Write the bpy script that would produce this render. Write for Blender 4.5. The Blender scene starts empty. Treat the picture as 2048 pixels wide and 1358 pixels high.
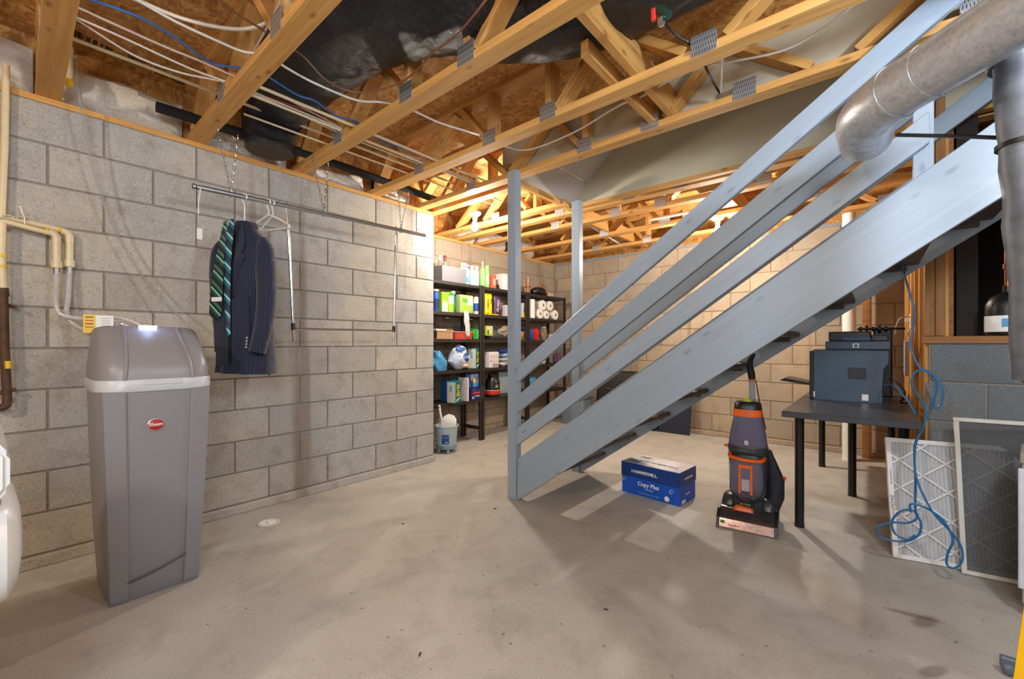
import bpy, bmesh, math, random
from mathutils import Vector, Matrix, noise
random.seed(7)
PI = math.pi
SC = bpy.context.scene
COL = SC.collection

# ------------------------------------------------------------------ camera, light, exposure
CF, CH, AZ = 847.0, 1.10, math.radians(40.6)     # focal length in px, lens height, angle between view and the long wall
cam = bpy.data.cameras.new('camera'); camo = bpy.data.objects.new('camera', cam); COL.objects.link(camo)
cam.sensor_width = 36.0; cam.lens = 36.0 * CF / 2048.0; cam.clip_start = 0.05
cam.shift_y = 8.0 / 2048.0
camo.location = (0, 0, CH); camo.rotation_euler = (PI/2, 0, AZ)
SC.camera = camo
FW = Vector((-math.sin(AZ), math.cos(AZ), 0)); RT = Vector((math.cos(AZ), math.sin(AZ), 0))
def ray(px, py): return FW + RT*((px-1024)/CF) + Vector((0,0,(687-py)/CF))
def atz(px, py, z): r = ray(px, py); return Vector((0,0,CH)) + r*((z-CH)/r.z)
def aty(px, py, y): r = ray(px, py); return Vector((0,0,CH)) + r*(y/r.y)
def atx(px, py, x): r = ray(px, py); return Vector((0,0,CH)) + r*(x/r.x)

w = bpy.data.worlds.new('world'); SC.world = w; w.use_nodes = True
w.node_tree.nodes['Background'].inputs[0].default_value = (0.10, 0.11, 0.13, 1)
w.node_tree.nodes['Background'].inputs[1].default_value = 0.3
SC.view_settings.view_transform = 'Standard'; SC.view_settings.look = 'None'
SC.view_settings.gamma = 1.0; SC.view_settings.use_curve_mapping = False
SC.view_settings.exposure = 0.75

def lamp(name, loc, power, color, radius=0.04):
    l = bpy.data.lights.new(name, 'POINT'); l.energy = power; l.color = color; l.shadow_soft_size = radius
    o = bpy.data.objects.new(name, l); COL.objects.link(o); o.location = loc; return o
# bulbs screwed to the trusses: two in view; unseen lamps set from the cast shadows; daylight lamp up in the stairwell
BULBS = [(-2.84, 2.78, 2.19), (-1.16, 4.42, 2.19), (0.72, 1.15, 2.14), (-0.9, -1.3, 2.16), (-1.75, 0.55, 2.2)]
lamp('bulb_light', (-2.84, 2.82, 2.14), 46, (1.0, .90, .76))
lamp('bulb_light', (-1.16, 4.42, 2.14), 62, (1.0, .90, .76))
lamp('bulb_light', (0.72, 1.15, 2.08), 48, (.80, .90, 1.0), .10)
lamp('bulb_light', (-0.9, -1.3, 2.10), 46, (1.0, .85, .64), .07)
lamp('stairwell_light', (-0.2, 2.85, 3.9), 26, (.95, .97, 1.0), .06)
al = bpy.data.lights.new('fill_light', 'AREA'); al.shape = 'DISK'; al.size = .9; al.energy = 22; al.color = (.86, .93, 1.0)  # soft fill added behind the lens, not a fixture of the basement
alo = bpy.data.objects.new('fill_light', al); COL.objects.link(alo); alo.location = (.35, -.55, 1.75)
alo.rotation_euler = (FW*1.0 + Vector((0,0,-.12)) + RT*.05).to_track_quat('-Z', 'Y').to_euler()

# ------------------------------------------------------------------ materials
MATS = {}
class NT:
    def __init__(s, name):
        s.m = bpy.data.materials.new(name); s.m.use_nodes = True; s.t = s.m.node_tree
        s.b = s.t.nodes['Principled BSDF']; MATS[name] = s.m
        s.tc = s.n('ShaderNodeTexCoord')
    def n(s, k, **kw):
        x = s.t.nodes.new(k)
        for a, v in kw.items():
            if a.startswith('i_'):
                x.inputs[a[2:].replace('_', ' ')].default_value = v
            else: setattr(x, a, v)
        return x
    def l(s, a, b): s.t.links.new(a, b)
    def mp(s, scale=(1,1,1), src='Object', rot=(0,0,0)):
        m = s.n('ShaderNodeMapping'); m.inputs['Scale'].default_value = scale; m.inputs['Rotation'].default_value = rot
        s.l(s.tc.outputs[src], m.inputs[0]); return m.outputs[0]
    def noise(s, vec, scale, detail=4, rough=.55, dist=0):
        x = s.n('ShaderNodeTexNoise'); s.l(vec, x.inputs['Vector'])
        x.inputs['Scale'].default_value = scale; x.inputs['Detail'].default_value = detail
        x.inputs['Roughness'].default_value = rough; x.inputs['Distortion'].default_value = dist
        return x.outputs['Fac']
    def ramp(s, fac, stops):
        r = s.n('ShaderNodeValToRGB'); e = r.color_ramp.elements
        while len(e) < len(stops): e.new(.5)
        for i, (p, c) in enumerate(stops):
            e[i].position = p; e[i].color = tuple(c[:3]) + (1,)
        s.l(fac, r.inputs[0]); return r.outputs[0]
    def mix(s, fac, a, b, mode='MIX'):
        x = s.n('ShaderNodeMix', data_type='RGBA', blend_type=mode)
        for i, v in ((0, fac), (6, a), (7, b)):
            if hasattr(v, 'is_output'): s.l(v, x.inputs[i])
            elif i == 0: x.inputs[0].default_value = v
            else: x.inputs[i].default_value = tuple(v[:3]) + (1,)
        return x.outputs[2]
    def bump(s, h, strength=.3, dist=.01):
        x = s.n('ShaderNodeBump'); x.inputs['Strength'].default_value = strength; x.inputs['Distance'].default_value = dist
        s.l(h, x.inputs['Height']); s.l(x.outputs[0], s.b.inputs['Normal'])
    def col(s, c):
        if hasattr(c, 'is_output'): s.l(c, s.b.inputs['Base Color'])
        else: s.b.inputs['Base Color'].default_value = tuple(c[:3]) + (1,)
    def rnd(s): return s.n('ShaderNodeObjectInfo').outputs['Random']
    def set(s, **kw):
        for k, v in kw.items(): s.b.inputs[k.replace('_', ' ')].default_value = v
        return s.m
def sr(r, g, b):
    f = lambda c: (c/255/12.92) if c/255 <= .04045 else ((c/255+.055)/1.055)**2.4
    return (f(r), f(g), f(b))
def plain(name, rgb, rough=.5, metal=0., var=.06, scale=30, bump=0., **kw):
    """one colour with slight procedural mottling"""
    if name in MATS: return MATS[name]
    t = NT(name); c = sr(*rgb); v = t.mp()
    n = t.noise(v, scale, 3)
    t.col(t.ramp(n, [(.3, [x*(1-var) for x in c]), (.7, [min(1, x*(1+var)) for x in c])]))
    if bump: t.bump(n, bump, .004)
    return t.set(Roughness=rough, Metallic=metal, **kw)

def mk_block(name, a, b, dark, blue):
    t = NT(name); g = t.mp(src='Object'); r = t.rnd()
    geo = t.n('ShaderNodeNewGeometry').outputs['Position']
    big = t.noise(geo, 1.3, 4, .6); fine = t.noise(geo, 120, 3, .7); mid = t.noise(geo, 9, 4)
    c = t.ramp(r, [(0, a), (.55, b), (1, [x*.86 for x in b])])
    c = t.mix(t.ramp(big, [(.42, (0,0,0)), (.62, (.75,)*3)]), c, blue)
    c = t.mix(t.ramp(mid, [(.5, (0,0,0)), (.75, (.35,)*3)]), c, dark)
    f2 = t.noise(geo, 80, 2, .6)
    c = t.mix(t.ramp(fine, [(.32, (.55,)*3), (.47, (0,0,0))]), c, dark)
    c = t.mix(t.ramp(f2, [(.54, (0,0,0)), (.70, (.28,)*3)]), c, [min(1, x*1.3) for x in a])
    # rusty drips and damp smears of their own shape
    st = t.noise(t.mp((1,1,1)), 1, 2)
    m = t.n('ShaderNodeMapping'); m.inputs['Scale'].default_value = (5.5, 5.5, .35); t.l(geo, m.inputs[0])
    drip = t.noise(m.outputs[0], 1.0, 3, .5)
    c = t.mix(t.ramp(drip, [(.57, (0,0,0)), (.70, (.55,)*3)]), c, sr(120, 96, 74))
    t.col(c); vo = t.n('ShaderNodeTexVoronoi'); t.l(geo, vo.inputs['Vector']); vo.inputs['Scale'].default_value = 230
    h = t.n('ShaderNodeMath', operation='ADD'); t.l(fine, h.inputs[0]); t.l(vo.outputs['Distance'], h.inputs[1])
    t.bump(h.outputs[0], .55, .004)
    t.set(Roughness=.93, **{'Specular_IOR_Level': .15}); return t.m
MB_LEFT = mk_block('block_grey', sr(200,193,182), sr(188,183,174), sr(124,108,90), sr(172,177,184))
MB_BACK = mk_block('block_tan', sr(196,178,154), sr(182,166,146), sr(138,120,100), sr(168,158,146))
MB_PONY = mk_block('block_blue_grey', sr(140,144,146), sr(120,124,128), sr(84,84,84), sr(112,124,136))
def mk_mortar(name, c):
    t = NT(name); geo = t.n('ShaderNodeNewGeometry').outputs['Position']; n = t.noise(geo, 60, 4)
    t.col(t.ramp(n, [(.3, [x*.75 for x in c]), (.7, c)])); t.bump(n, .5, .004); t.set(Roughness=.95); return t.m
MORT = mk_mortar('mortar', sr(150,145,138)); MORT2 = mk_mortar('mortar_tan', sr(158,138,116))

def mk_floor():
    t = NT('concrete_floor'); v = t.mp()
    big = t.noise(v, .9, 6, .6, .4); mid = t.noise(v, 5, 6, .65, .3); fine = t.noise(v, 160, 3, .6)
    c = t.ramp(big, [(.3, sr(170,167,162)), (.5, sr(184,181,175)), (.7, sr(194,191,186))])
    c = t.mix(t.ramp(mid, [(.48, (0,0,0)), (.7, (.35,)*3)]), c, sr(136,128,118))
    vs = t.mp((2.6, .8, 1), rot=(0,0,.6)); sw = t.noise(vs, 3, 5, .7, 1.4)
    c = t.mix(t.ramp(sw, [(.56, (0,0,0)), (.72, (.4,)*3)]), c, sr(196,192,184))
    c = t.mix(t.ramp(fine, [(.36, (.3,)*3), (.5, (0,0,0))]), c, sr(120,114,106))
    sp = t.noise(v, 38, 1, .4); c = t.mix(t.ramp(sp, [(.74, (0,0,0)), (.80, (.7,)*3)]), c, sr(104,96,88))
    # two rusty boot-sized smears near the furnace
    for (p, sx, sy, rz) in ((atz(1825, 1230, 0), 9, 42, .15), (atz(1850, 1243, 0), 11, 26, 1.1), (atz(1866, 1343, 0), 12, 34, 1.0)):
        m = t.n('ShaderNodeMapping', vector_type='TEXTURE'); m.inputs['Location'].default_value = p
        m.inputs['Rotation'].default_value = (0,0,rz); m.inputs['Scale'].default_value = (1/sx, 1/sy, 1)
        t.l(t.tc.outputs['Object'], m.inputs[0]); gr = t.n('ShaderNodeTexGradient', gradient_type='SPHERICAL'); t.l(m.outputs[0], gr.inputs[0])
        c = t.mix(t.ramp(gr.outputs['Fac'], [(.05, (0,0,0)), (.5, (.5,)*3)]), c, sr(96,80,66))
    t.col(c); t.bump(mid, .12, .01)
    t.l(t.ramp(mid, [(.3, (.5,)*3), (.7, (.75,)*3)]), t.b.inputs['Roughness']); t.set(**{'Specular_IOR_Level': .3}); return t.m
FLOOR = mk_floor()

def mk_wood(name, c1, c2, knot, grain=1.0, rough=.7):
    t = NT(name); r = t.rnd()
    off = t.n('ShaderNodeVectorMath', operation='ADD'); t.l(t.tc.outputs['Object'], off.inputs[0])
    rr = t.n('ShaderNodeMath', operation='MULTIPLY'); rr.inputs[1].default_value = 37.0; t.l(r, rr.inputs[0]); t.l(rr.outputs[0], off.inputs[1])
    m = t.n('ShaderNodeMapping'); m.inputs['Scale'].default_value = (1.0, 22, 22); t.l(off.outputs[0], m.inputs[0])
    g = t.noise(m.outputs[0], 1.6, 5, .65, .6)
    c = t.ramp(g, [(.32, c2), (.55, c1), (.72, [min(1, x*1.1) for x in c1])])
    c = t.mix(t.ramp(r, [(0, (0,0,0)), (1, (.45,)*3)]), c, [x*.72 for x in c2])
    m2 = t.n('ShaderNodeMapping'); m2.inputs['Scale'].default_value = (5, 12, 12); t.l(off.outputs[0], m2.inputs[0])
    vo = t.n('ShaderNodeTexVoronoi'); t.l(m2.outputs[0], vo.inputs['Vector']); vo.inputs['Scale'].default_value = 1.0
    c = t.mix(t.ramp(vo.outputs['Distance'], [(.05, (.75,)*3), (.16, (0,0,0))]), c, knot)
    t.col(c); t.bump(g, .15*grain, .003); t.set(Roughness=rough); return t.m
PINE = mk_wood('pine', sr(222,170,98), sr(196,138,68), sr(120,74,34))
PINE_D = mk_wood('pine_old', sr(170,120,70), sr(136,90,48), sr(80,50,26))
PAINT = mk_wood('grey_paint', sr(158,174,192), sr(152,168,186), sr(122,134,148), .4, .42)
TREAD = mk_wood('tread_brown', sr(92,82,76), sr(76,68,64), sr(52,44,40), .4, .5)
def mk_osb():
    t = NT('osb'); v = t.mp((1,1,1)); cols = None
    dm = t.n('ShaderNodeTexNoise'); t.l(v, dm.inputs['Vector']); dm.inputs['Scale'].default_value = 7
    ad = t.n('ShaderNodeVectorMath', operation='MULTIPLY_ADD'); t.l(dm.outputs['Color'], ad.inputs[0]); ad.inputs[1].default_value = (.12,.12,.12); t.l(v, ad.inputs[2])
    outs = []
    for sc, rz in (((16, 60, 16), .5), ((50, 18, 16), .2), ((26, 70, 16), -.9)):
        m = t.n('ShaderNodeMapping'); m.inputs['Scale'].default_value = sc; m.inputs['Rotation'].default_value = (0,0,rz); t.l(ad.outputs[0], m.inputs[0])
        vo = t.n('ShaderNodeTexVoronoi'); t.l(m.outputs[0], vo.inputs['Vector']); vo.inputs['Scale'].default_value = 1
        outs.append(vo.outputs['Color'])
    a = t.mix(.5, outs[0], outs[1]); a = t.mix(.4, a, outs[2])
    bw = t.n('ShaderNodeRGBToBW'); t.l(a, bw.inputs[0])
    c = t.ramp(bw.outputs[0], [(.2, sr(150,98,44)), (.42, sr(186,132,68)), (.6, sr(204,152,84)), (.8, sr(224,180,114))])
    t.col(c); t.bump(bw.outputs[0], .25, .004); t.set(Roughness=.65); return t.m
OSB = mk_osb()
def mk_plate():
    t = NT('nail_plate'); v = t.mp()
    br = t.n('ShaderNodeTexBrick'); t.l(t.mp((1,1,1), rot=(PI/2,0,0)), br.inputs['Vector'])
    br.inputs['Scale'].default_value = 22; br.inputs['Brick Width'].default_value = .22; br.inputs['Row Height'].default_value = .52
    br.inputs['Mortar Size'].default_value = .085; br.inputs['Mortar Smooth'].default_value = .1
    br.inputs['Color1'].default_value = (.03,.03,.035,1); br.inputs['Color2'].default_value = (.10,.10,.11,1); br.inputs['Mortar'].default_value = (.66,.67,.70,1)
    t.col(br.outputs['Color']); t.set(Roughness=.35, Metallic=.75); return t.m
NAILP = mk_plate()
def mk_insul():
    t = NT('fibreglass_white'); v = t.mp(); n = t.noise(v, 9, 6, .7); f = t.noise(v, 70, 3)
    t.col(t.mix(t.ramp(f, [(.35, (.5,)*3), (.6, (0,0,0))]), t.ramp(n, [(.3, sr(222,212,198)), (.6, sr(246,242,234))]), sr(206,198,186)))
    t.bump(f, .4, .004); t.set(Roughness=1.0, **{'Specular_IOR_Level': .05}); return t.m
INSUL = mk_insul()
def mk_galv():
    t = NT('galvanised'); v = t.mp(); vo = t.n('ShaderNodeTexVoronoi'); t.l(v, vo.inputs['Vector']); vo.inputs['Scale'].default_value = 110
    n = t.noise(v, 25, 5, .7); bw = t.n('ShaderNodeRGBToBW'); t.l(vo.outputs['Color'], bw.inputs[0])
    t.col(t.mix(t.ramp(n, [(.5, (0,0,0)), (.7, (.5,)*3)]), t.ramp(bw.outputs[0], [(.2, sr(200,204,210)), (.8, sr(216,220,226))]), sr(128,126,122)))
    t.l(t.ramp(n, [(.3, (.28,)*3), (.7, (.5,)*3)]), t.b.inputs['Roughness']); t.bump(n, .1, .003); t.set(Metallic=.7); return t.m
GALV = mk_galv()
def mk_poly():
    t = NT('black_film'); v = t.mp((1.2, 5, 5)); n = t.noise(v, 4, 6, .6, .8); f = t.noise(t.mp((12,5,5)), 4, 5, .7, 1.6)
    t.col(t.ramp(n, [(.3, (.006,.006,.008)), (.8, (.022,.021,.026))])); 
    h = t.n('ShaderNodeMath', operation='ADD'); t.l(n, h.inputs[0]); t.l(f, h.inputs[1]); t.bump(h.outputs[0], .8, .012); t.set(Roughness=.27); return t.m
POLY = mk_poly()
def mk_drywall():
    t = NT('drywall_beige'); v = t.mp(); n = t.noise(v, 140, 2); t.col(sr(196,186,162)); t.bump(n, .12, .002); t.set(Roughness=.8); return t.m
DRYW = mk_drywall()
DRYG = plain('drywall_light', (206,202,200), .85, var=.03, scale=60, bump=.1)
SOFT = plain('softener_grey', (136,136,142), .38, var=.02, scale=200, bump=.03)
SOFTBAND = plain('softener_band', (196,200,210), .35, var=.01)
WHITE = plain('white_plastic', (236,236,234), .35, var=.02)
WHITEM = plain('white_enamel', (232,232,232), .22, var=.01)
CREAM = plain('cpvc_cream', (224,208,172), .35, var=.04)
YEL = plain('yellow_tape', (238,196,40), .4)
RUST = plain('rusty_iron', (92,68,54), .7, .3, var=.35, scale=22, bump=.3)
CHROME = plain('chrome', (210,210,212), .18, 1.0, var=.02)
STEEL = plain('rod_steel', (176,180,184), .32, .9, var=.06)
BLACKP = plain('black_plastic', (22,22,24), .4, var=.1)
BLACKF = plain('black_foam', (30,30,32), .85, var=.15, bump=.2)
BLACKM = plain('black_brown_laminate', (38,34,36), .35, var=.08)
SHELFB = plain('shelf_black', (40,34,32), .45, var=.1)
BLUEC = plain('blue_cable', (24,104,160), .4)
BLUEW = plain('blue_wire', (42,108,186), .4)
WIREW = plain('white_wire', (236,232,222), .4)
WIREP = plain('pink_white_wire', (218,196,186), .45)
WIREB = plain('brown_wire', (120,78,54), .5)
WIRER = plain('red_stripe_wire', (204,92,80), .5)
ORANGE = plain('vac_orange', (236,104,30), .35)
VACD = plain('vac_graphite', (52,56,62), .32, var=.05)
PURPLE = plain('tinted_plastic', (150,146,178), .12, var=.03, **{'Transmission_Weight': .55, 'IOR': 1.3})
CLEAR = plain('clear_plastic', (225,230,232), .08, var=0, **{'Transmission_Weight': .9, 'IOR': 1.15})
FROST = plain('frosted_plastic', (150,150,158), .35, var=.02, **{'Transmission_Weight': .45, 'IOR': 1.2})
GLASSY = plain('glass_bottle', (200,208,202), .06, var=0, **{'Transmission_Weight': .85, 'IOR': 1.25})
PRT = plain('printer_slate', (66,84,102), .45, var=.04)
PRTD = plain('printer_dark', (26,28,32), .4)
YGREEN = plain('yellow_green', (196,208,30), .4)
COPPER = plain('copper', (190,110,70), .3, .9)
RED = plain('glossy_red', (200,30,34), .25)
SILV = plain('silver_paint', (206,206,210), .3, .7)
CARD = plain('cardboard', (186,150,112), .8)
PAPERW = plain('paper_white', (240,238,234), .8, var=.02, bump=.05)
TEAL = plain('teal_print', (0,112,112), .45)
def flat(name, rgb, rough=.5): return plain(name, rgb, rough, var=.02)
GRASSG = flat('lime_print', (150,206,40)); GREEND = flat('green_print', (20,130,60)); BLUEP = flat('blue_print', (24,78,170))
NAVYP = flat('navy_print', (22,34,92)); YELP = flat('yellow_print', (240,216,20)); PURP = flat('purple_print', (74,44,84)); PINK = flat('pink_print', (224,150,190))
LIGHTB = flat('light_blue_print', (150,190,226)); BLACK = flat('black_print', (14,14,16)); TAN = flat('tan_print', (206,176,130)); REDP = flat('red_print', (206,44,40))
OFFW = flat('off_white', (206,202,198)); MINT = flat('mint_green', (140,214,120)); PALEB = flat('pale_blue_grey', (176,198,208)); SKYB = flat('sky_blue', (72,150,214))
def emis(name, rgb, s):
    t = NT(name); t.col(rgb); t.b.inputs['Emission Color'].default_value = (*rgb, 1); t.b.inputs['Emission Strength'].default_value = s; return t.m
BULB = emis('lit_bulb', (1.0, .93, .80), 16); LED = emis('led_blue', (.55, .66, 1.0), 4)
def mk_stripe(name, cols, scale, rot):
    t = NT(name); v = t.mp(rot=rot); wv = t.n('ShaderNodeTexWave', wave_type='BANDS', bands_direction='DIAGONAL', wave_profile='SAW'); t.l(v, wv.inputs['Vector'])
    wv.inputs['Scale'].default_value = scale; r = t.n('ShaderNodeValToRGB'); r.color_ramp.interpolation = 'CONSTANT'; e = r.color_ramp.elements
    while len(e) < len(cols): e.new(.5)
    for i, (p, c) in enumerate(cols): e[i].position = p; e[i].color = (*c, 1)
    t.l(wv.outputs['Fac'], r.inputs[0]); t.col(r.outputs[0]); t.set(Roughness=.35); return t.m
TIE1 = mk_stripe('tie_green', [(0, sr(22,30,40)), (.3, sr(34,74,72)), (.5, sr(120,196,170)), (.62, sr(20,24,30)), (.8, sr(60,110,90))], 6, (0,0,0))
TIE2 = mk_stripe('tie_teal', [(0, sr(20,44,66)), (.35, sr(30,104,122)), (.62, sr(140,210,216)), (.78, sr(22,60,84))], 7, (0,0,0))
def mk_suit():
    t = NT('navy_pinstripe'); v = t.mp(); sp = t.n('ShaderNodeSeparateXYZ'); t.l(v, sp.inputs[0])
    m = t.n('ShaderNodeMath', operation='MULTIPLY'); m.inputs[1].default_value = 62; t.l(sp.outputs[0], m.inputs[0])
    f = t.n('ShaderNodeMath', operation='FRACT'); t.l(m.outputs[0], f.inputs[0])
    c = t.ramp(f.outputs[0], [(0, sr(14,24,52)), (.84, sr(14,24,52)), (.92, sr(44,60,98)), (1, sr(14,24,52))])
    t.col(c); t.bump(t.noise(v, 8, 4), .35, .02); t.set(Roughness=.8, **{'Sheen_Weight': .3}); return t.m
SUIT = mk_suit()
def mk_screen():
    t = NT('insect_screen'); t.col(sr(92,94,98)); t.set(Roughness=.7, Alpha=.42); return t.m
SCREEN = mk_screen()
def mk_foil():
    t = NT('foil_film'); v = t.mp((6,40,40)); n = t.noise(v, 2, 4); t.col(sr(210,208,206)); t.bump(n, .8, .01); t.set(Roughness=.25, Metallic=.8); return t.m
FOIL = mk_foil()
def mk_wall_plain(name, c):
    t = NT(name); n = t.noise(t.mp(), 12, 4); t.col(t.ramp(n, [(.3, [x*.85 for x in c]), (.7, c)])); t.bump(n, .2, .01); t.set(Roughness=.9); return t.m
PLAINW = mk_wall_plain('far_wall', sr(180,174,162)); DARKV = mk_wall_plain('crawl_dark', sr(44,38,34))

# ------------------------------------------------------------------ helpers
def obj(name, bm, mat, parent=None, smooth=False, loc=None, rot=None):
    if isinstance(bm, bpy.types.Mesh): me = bm
    else:
        bmesh.ops.recalc_face_normals(bm, faces=bm.faces[:])
        me = bpy.data.meshes.new(name); bm.to_mesh(me); bm.free()
    if mat and not me.materials: me.materials.append(mat)
    if smooth:
        for p in me.polygons: p.use_smooth = True
        me.set_sharp_from_angle(angle=math.radians(40))
    o = bpy.data.objects.new(name, me); COL.objects.link(o)
    if parent: o.parent = parent
    if loc is not None: o.location = loc
    if rot is not None: o.rotation_euler = rot
    return o
def tag(o, label=None, cat=None, group=None, kind=None):
    if label: o['label'] = label
    if cat: o['category'] = cat
    if group: o['group'] = group
    if kind: o['kind'] = kind
    return o
def thing(name, label, cat, loc=(0,0,0), rz=0, group=None):
    o = bpy.data.objects.new(name, None); COL.objects.link(o); o.empty_display_size = .1
    o.location = loc; o.rotation_euler = (0,0,rz); return tag(o, label, cat, group)
def one(name, bm, mat, label, cat, loc=(0,0,0), rz=0, group=None, smooth=False):
    o = obj(name, bm, mat, None, smooth, loc, (0,0,rz)); return tag(o, label, cat, group)
def struct(name, bm, mat, parent=None, **k):
    o = obj(name, bm, mat, parent, **k); o['kind'] = 'structure'; return o
def box(bm, lo, hi, bev=0, taper=None):
    x0,y0,z0 = lo; x1,y1,z1 = hi
    vs = [bm.verts.new(p) for p in ((x0,y0,z0),(x1,y0,z0),(x1,y1,z0),(x0,y1,z0),(x0,y0,z1),(x1,y0,z1),(x1,y1,z1),(x0,y1,z1))]
    if taper:
        cx,cy = (x0+x1)/2,(y0+y1)/2
        for v in vs[4:]: v.co.x = cx+(v.co.x-cx)*taper; v.co.y = cy+(v.co.y-cy)*taper
    fs = [bm.faces.new([vs[i] for i in f]) for f in ((3,2,1,0),(4,5,6,7),(0,1,5,4),(1,2,6,5),(2,3,7,6),(3,0,4,7))]
    if bev:
        es = list({e for f in fs for e in f.edges})
        bmesh.ops.bevel(bm, geom=es, offset=bev, segments=2 if bev > .004 else 1, affect='EDGES', profile=.5)
    return bm
def B(lo, hi, bev=0, taper=None): return box(bmesh.new(), lo, hi, bev, taper)
def cbox(c, s, bev=0, taper=None):
    return B([c[i]-s[i]/2 for i in range(3)], [c[i]+s[i]/2 for i in range(3)], bev, taper)
def prism(bm, poly, axis, a, b):
    """poly of 2-D points extruded from a to b along axis"""
    def P(u, v, w): return {'y': (u, w, v), 'x': (w, u, v), 'z': (u, v, w)}[axis]
    A = [bm.verts.new(P(u, v, a)) for u, v in poly]; C = [bm.verts.new(P(u, v, b)) for u, v in poly]
    n = len(poly); bm.faces.new(A); bm.faces.new(C[::-1])
    for i in range(n): bm.faces.new((A[i], A[(i+1) % n], C[(i+1) % n], C[i]))
    return bm
def lathe(prof, n=20, c=(0,0,0), axis='z', bm=None, sx=1, sy=1):
    bm = bm or bmesh.new(); rings = []
    def P(x, y, z):
        if axis == 'x': return (c[0]+z, c[1]+x, c[2]+y)
        if axis == 'y': return (c[0]+x, c[1]+z, c[2]+y)
        return (c[0]+x, c[1]+y, c[2]+z)
    for r, z in prof:
        rings.append([bm.verts.new(P(r*sx*math.cos(2*PI*i/n), r*sy*math.sin(2*PI*i/n), z)) for i in range(n)])
    for a, b in zip(rings, rings[1:]):
        for i in range(n): bm.faces.new((a[i], a[(i+1) % n], b[(i+1) % n], b[i]))
    if prof[0][0] > 1e-5: bm.faces.new(rings[0][::-1])
    if prof[-1][0] > 1e-5: bm.faces.new(rings[-1])
    bmesh.ops.remove_doubles(bm, verts=bm.verts[:], dist=1e-5)
    return bm
def smooth_path(pts, k=6):
    pts = [Vector(p) for p in pts]
    if len(pts) < 3: return pts
    out = []; P = [pts[0]*2-pts[1]] + pts + [pts[-1]*2-pts[-2]]
    for i in range(1, len(P)-2):
        a, b, c, d = P[i-1:i+3]
        for j in range(k):
            t = j/k; out.append(.5*((2*b)+(c-a)*t+(2*a-5*b+4*c-d)*t*t+(3*b-a-3*c+d)*t**3))
    out.append(pts[-1]); return out
def tube(pts, r, n=8, bm=None, sm=0, cap=True, sec=(1,1)):
    """sweep a circle (or ellipse sec=(side,up)) along pts; r may be a list"""
    bm = bm or bmesh.new()
    if sm: pts = smooth_path(pts, sm)
    pts = [Vector(p) for p in pts]; N = len(pts); rings = []; up = Vector((0,0,1)); prev = None
    for i, p in enumerate(pts):
        d = (pts[min(i+1, N-1)]-pts[max(i-1, 0)]).normalized()
        if prev is None:
            s = d.cross(up)
            if s.length < .05: s = d.cross(Vector((1,0,0)))
            s.normalize()
        else: s = (prev - d*prev.dot(d)).normalized()
        prev = s; u = s.cross(d).normalized()
        rr = r[min(int(i*len(r)/N), len(r)-1)] if isinstance(r, (list, tuple)) else r
        if isinstance(r, (list, tuple)) and len(r) > 1:
            f = i/(N-1)*(len(r)-1); k = min(int(f), len(r)-2); rr = r[k]+(r[k+1]-r[k])*(f-k)
        rings.append([bm.verts.new(p + s*(rr*sec[0]*math.cos(2*PI*j/n)) + u*(rr*sec[1]*math.sin(2*PI*j/n))) for j in range(n)])
    for a, b in zip(rings, rings[1:]):
        for j in range(n): bm.faces.new((a[j], a[(j+1) % n], b[(j+1) % n], b[j]))
    if cap: bm.faces.new(rings[0][::-1]); bm.faces.new(rings[-1])
    return bm
def loft(secs, n=28, e=4., bm=None, cap=True):
    """secs: (cx, cy, z, half x, half y[, exponent]) -> superellipse skins stacked in z"""
    bm = bm or bmesh.new(); rings = []
    for s in secs:
        cx, cy, z, hx, hy = s[:5]; ee = s[5] if len(s) > 5 else e; ring = []
        for i in range(n):
            a = 2*PI*(i+.5)/n; c, q = math.cos(a), math.sin(a)
            ring.append(bm.verts.new((cx+hx*math.copysign(abs(c)**(2/ee), c), cy+hy*math.copysign(abs(q)**(2/ee), q), z)))
        rings.append(ring)
    for a, b in zip(rings, rings[1:]):
        for i in range(n): bm.faces.new((a[i], a[(i+1) % n], b[(i+1) % n], b[i]))
    if cap: bm.faces.new(rings[0][::-1]); bm.faces.new(rings[-1])
    return bm
def blob(c, s, amp=.12, f=6, sub=3, seed=0, flat=None):
    bm = bmesh.new(); bmesh.ops.create_icosphere(bm, subdivisions=sub, radius=1)
    for v in bm.verts:
        d = noise.noise(v.co*f*.35+Vector((seed*3.1, seed, 0)))*amp*2 + noise.noise(v.co*f+Vector((seed, 0, 0)))*amp
        q = v.co*(1+d); v.co = Vector((c[0]+q.x*s[0], c[1]+q.y*s[1], c[2]+q.z*s[2]))
        if flat is not None and v.co.z < flat: v.co.z = flat
    return bm
def lumber(name, p1, p2, wid, hgt, mat, parent=None, up=(0,0,1), ext=0):
    """a stick from p1 to p2 whose mesh lies along its own X, so that the grain runs with it"""
    p1, p2 = Vector(p1), Vector(p2); x = (p2-p1); L = x.length+2*ext; x.normalize(); u = Vector(up)
    y = u.cross(x).normalized(); z = x.cross(y)
    o = obj(name, B((-L/2,-wid/2,-hgt/2),(L/2,wid/2,hgt/2), .002), mat, parent)
    o.matrix_local = Matrix.Translation((p1+p2)/2) @ Matrix((x, y, z)).transposed().to_4x4()
    return o
FACE = {'x': Matrix(((0,0,1),(1,0,0),(0,1,0))), '-y': Matrix(((1,0,0),(0,0,-1),(0,1,0))), 'z': Matrix.Identity(3), '-x': Matrix(((0,0,-1),(-1,0,0),(0,1,0)))}
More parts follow.
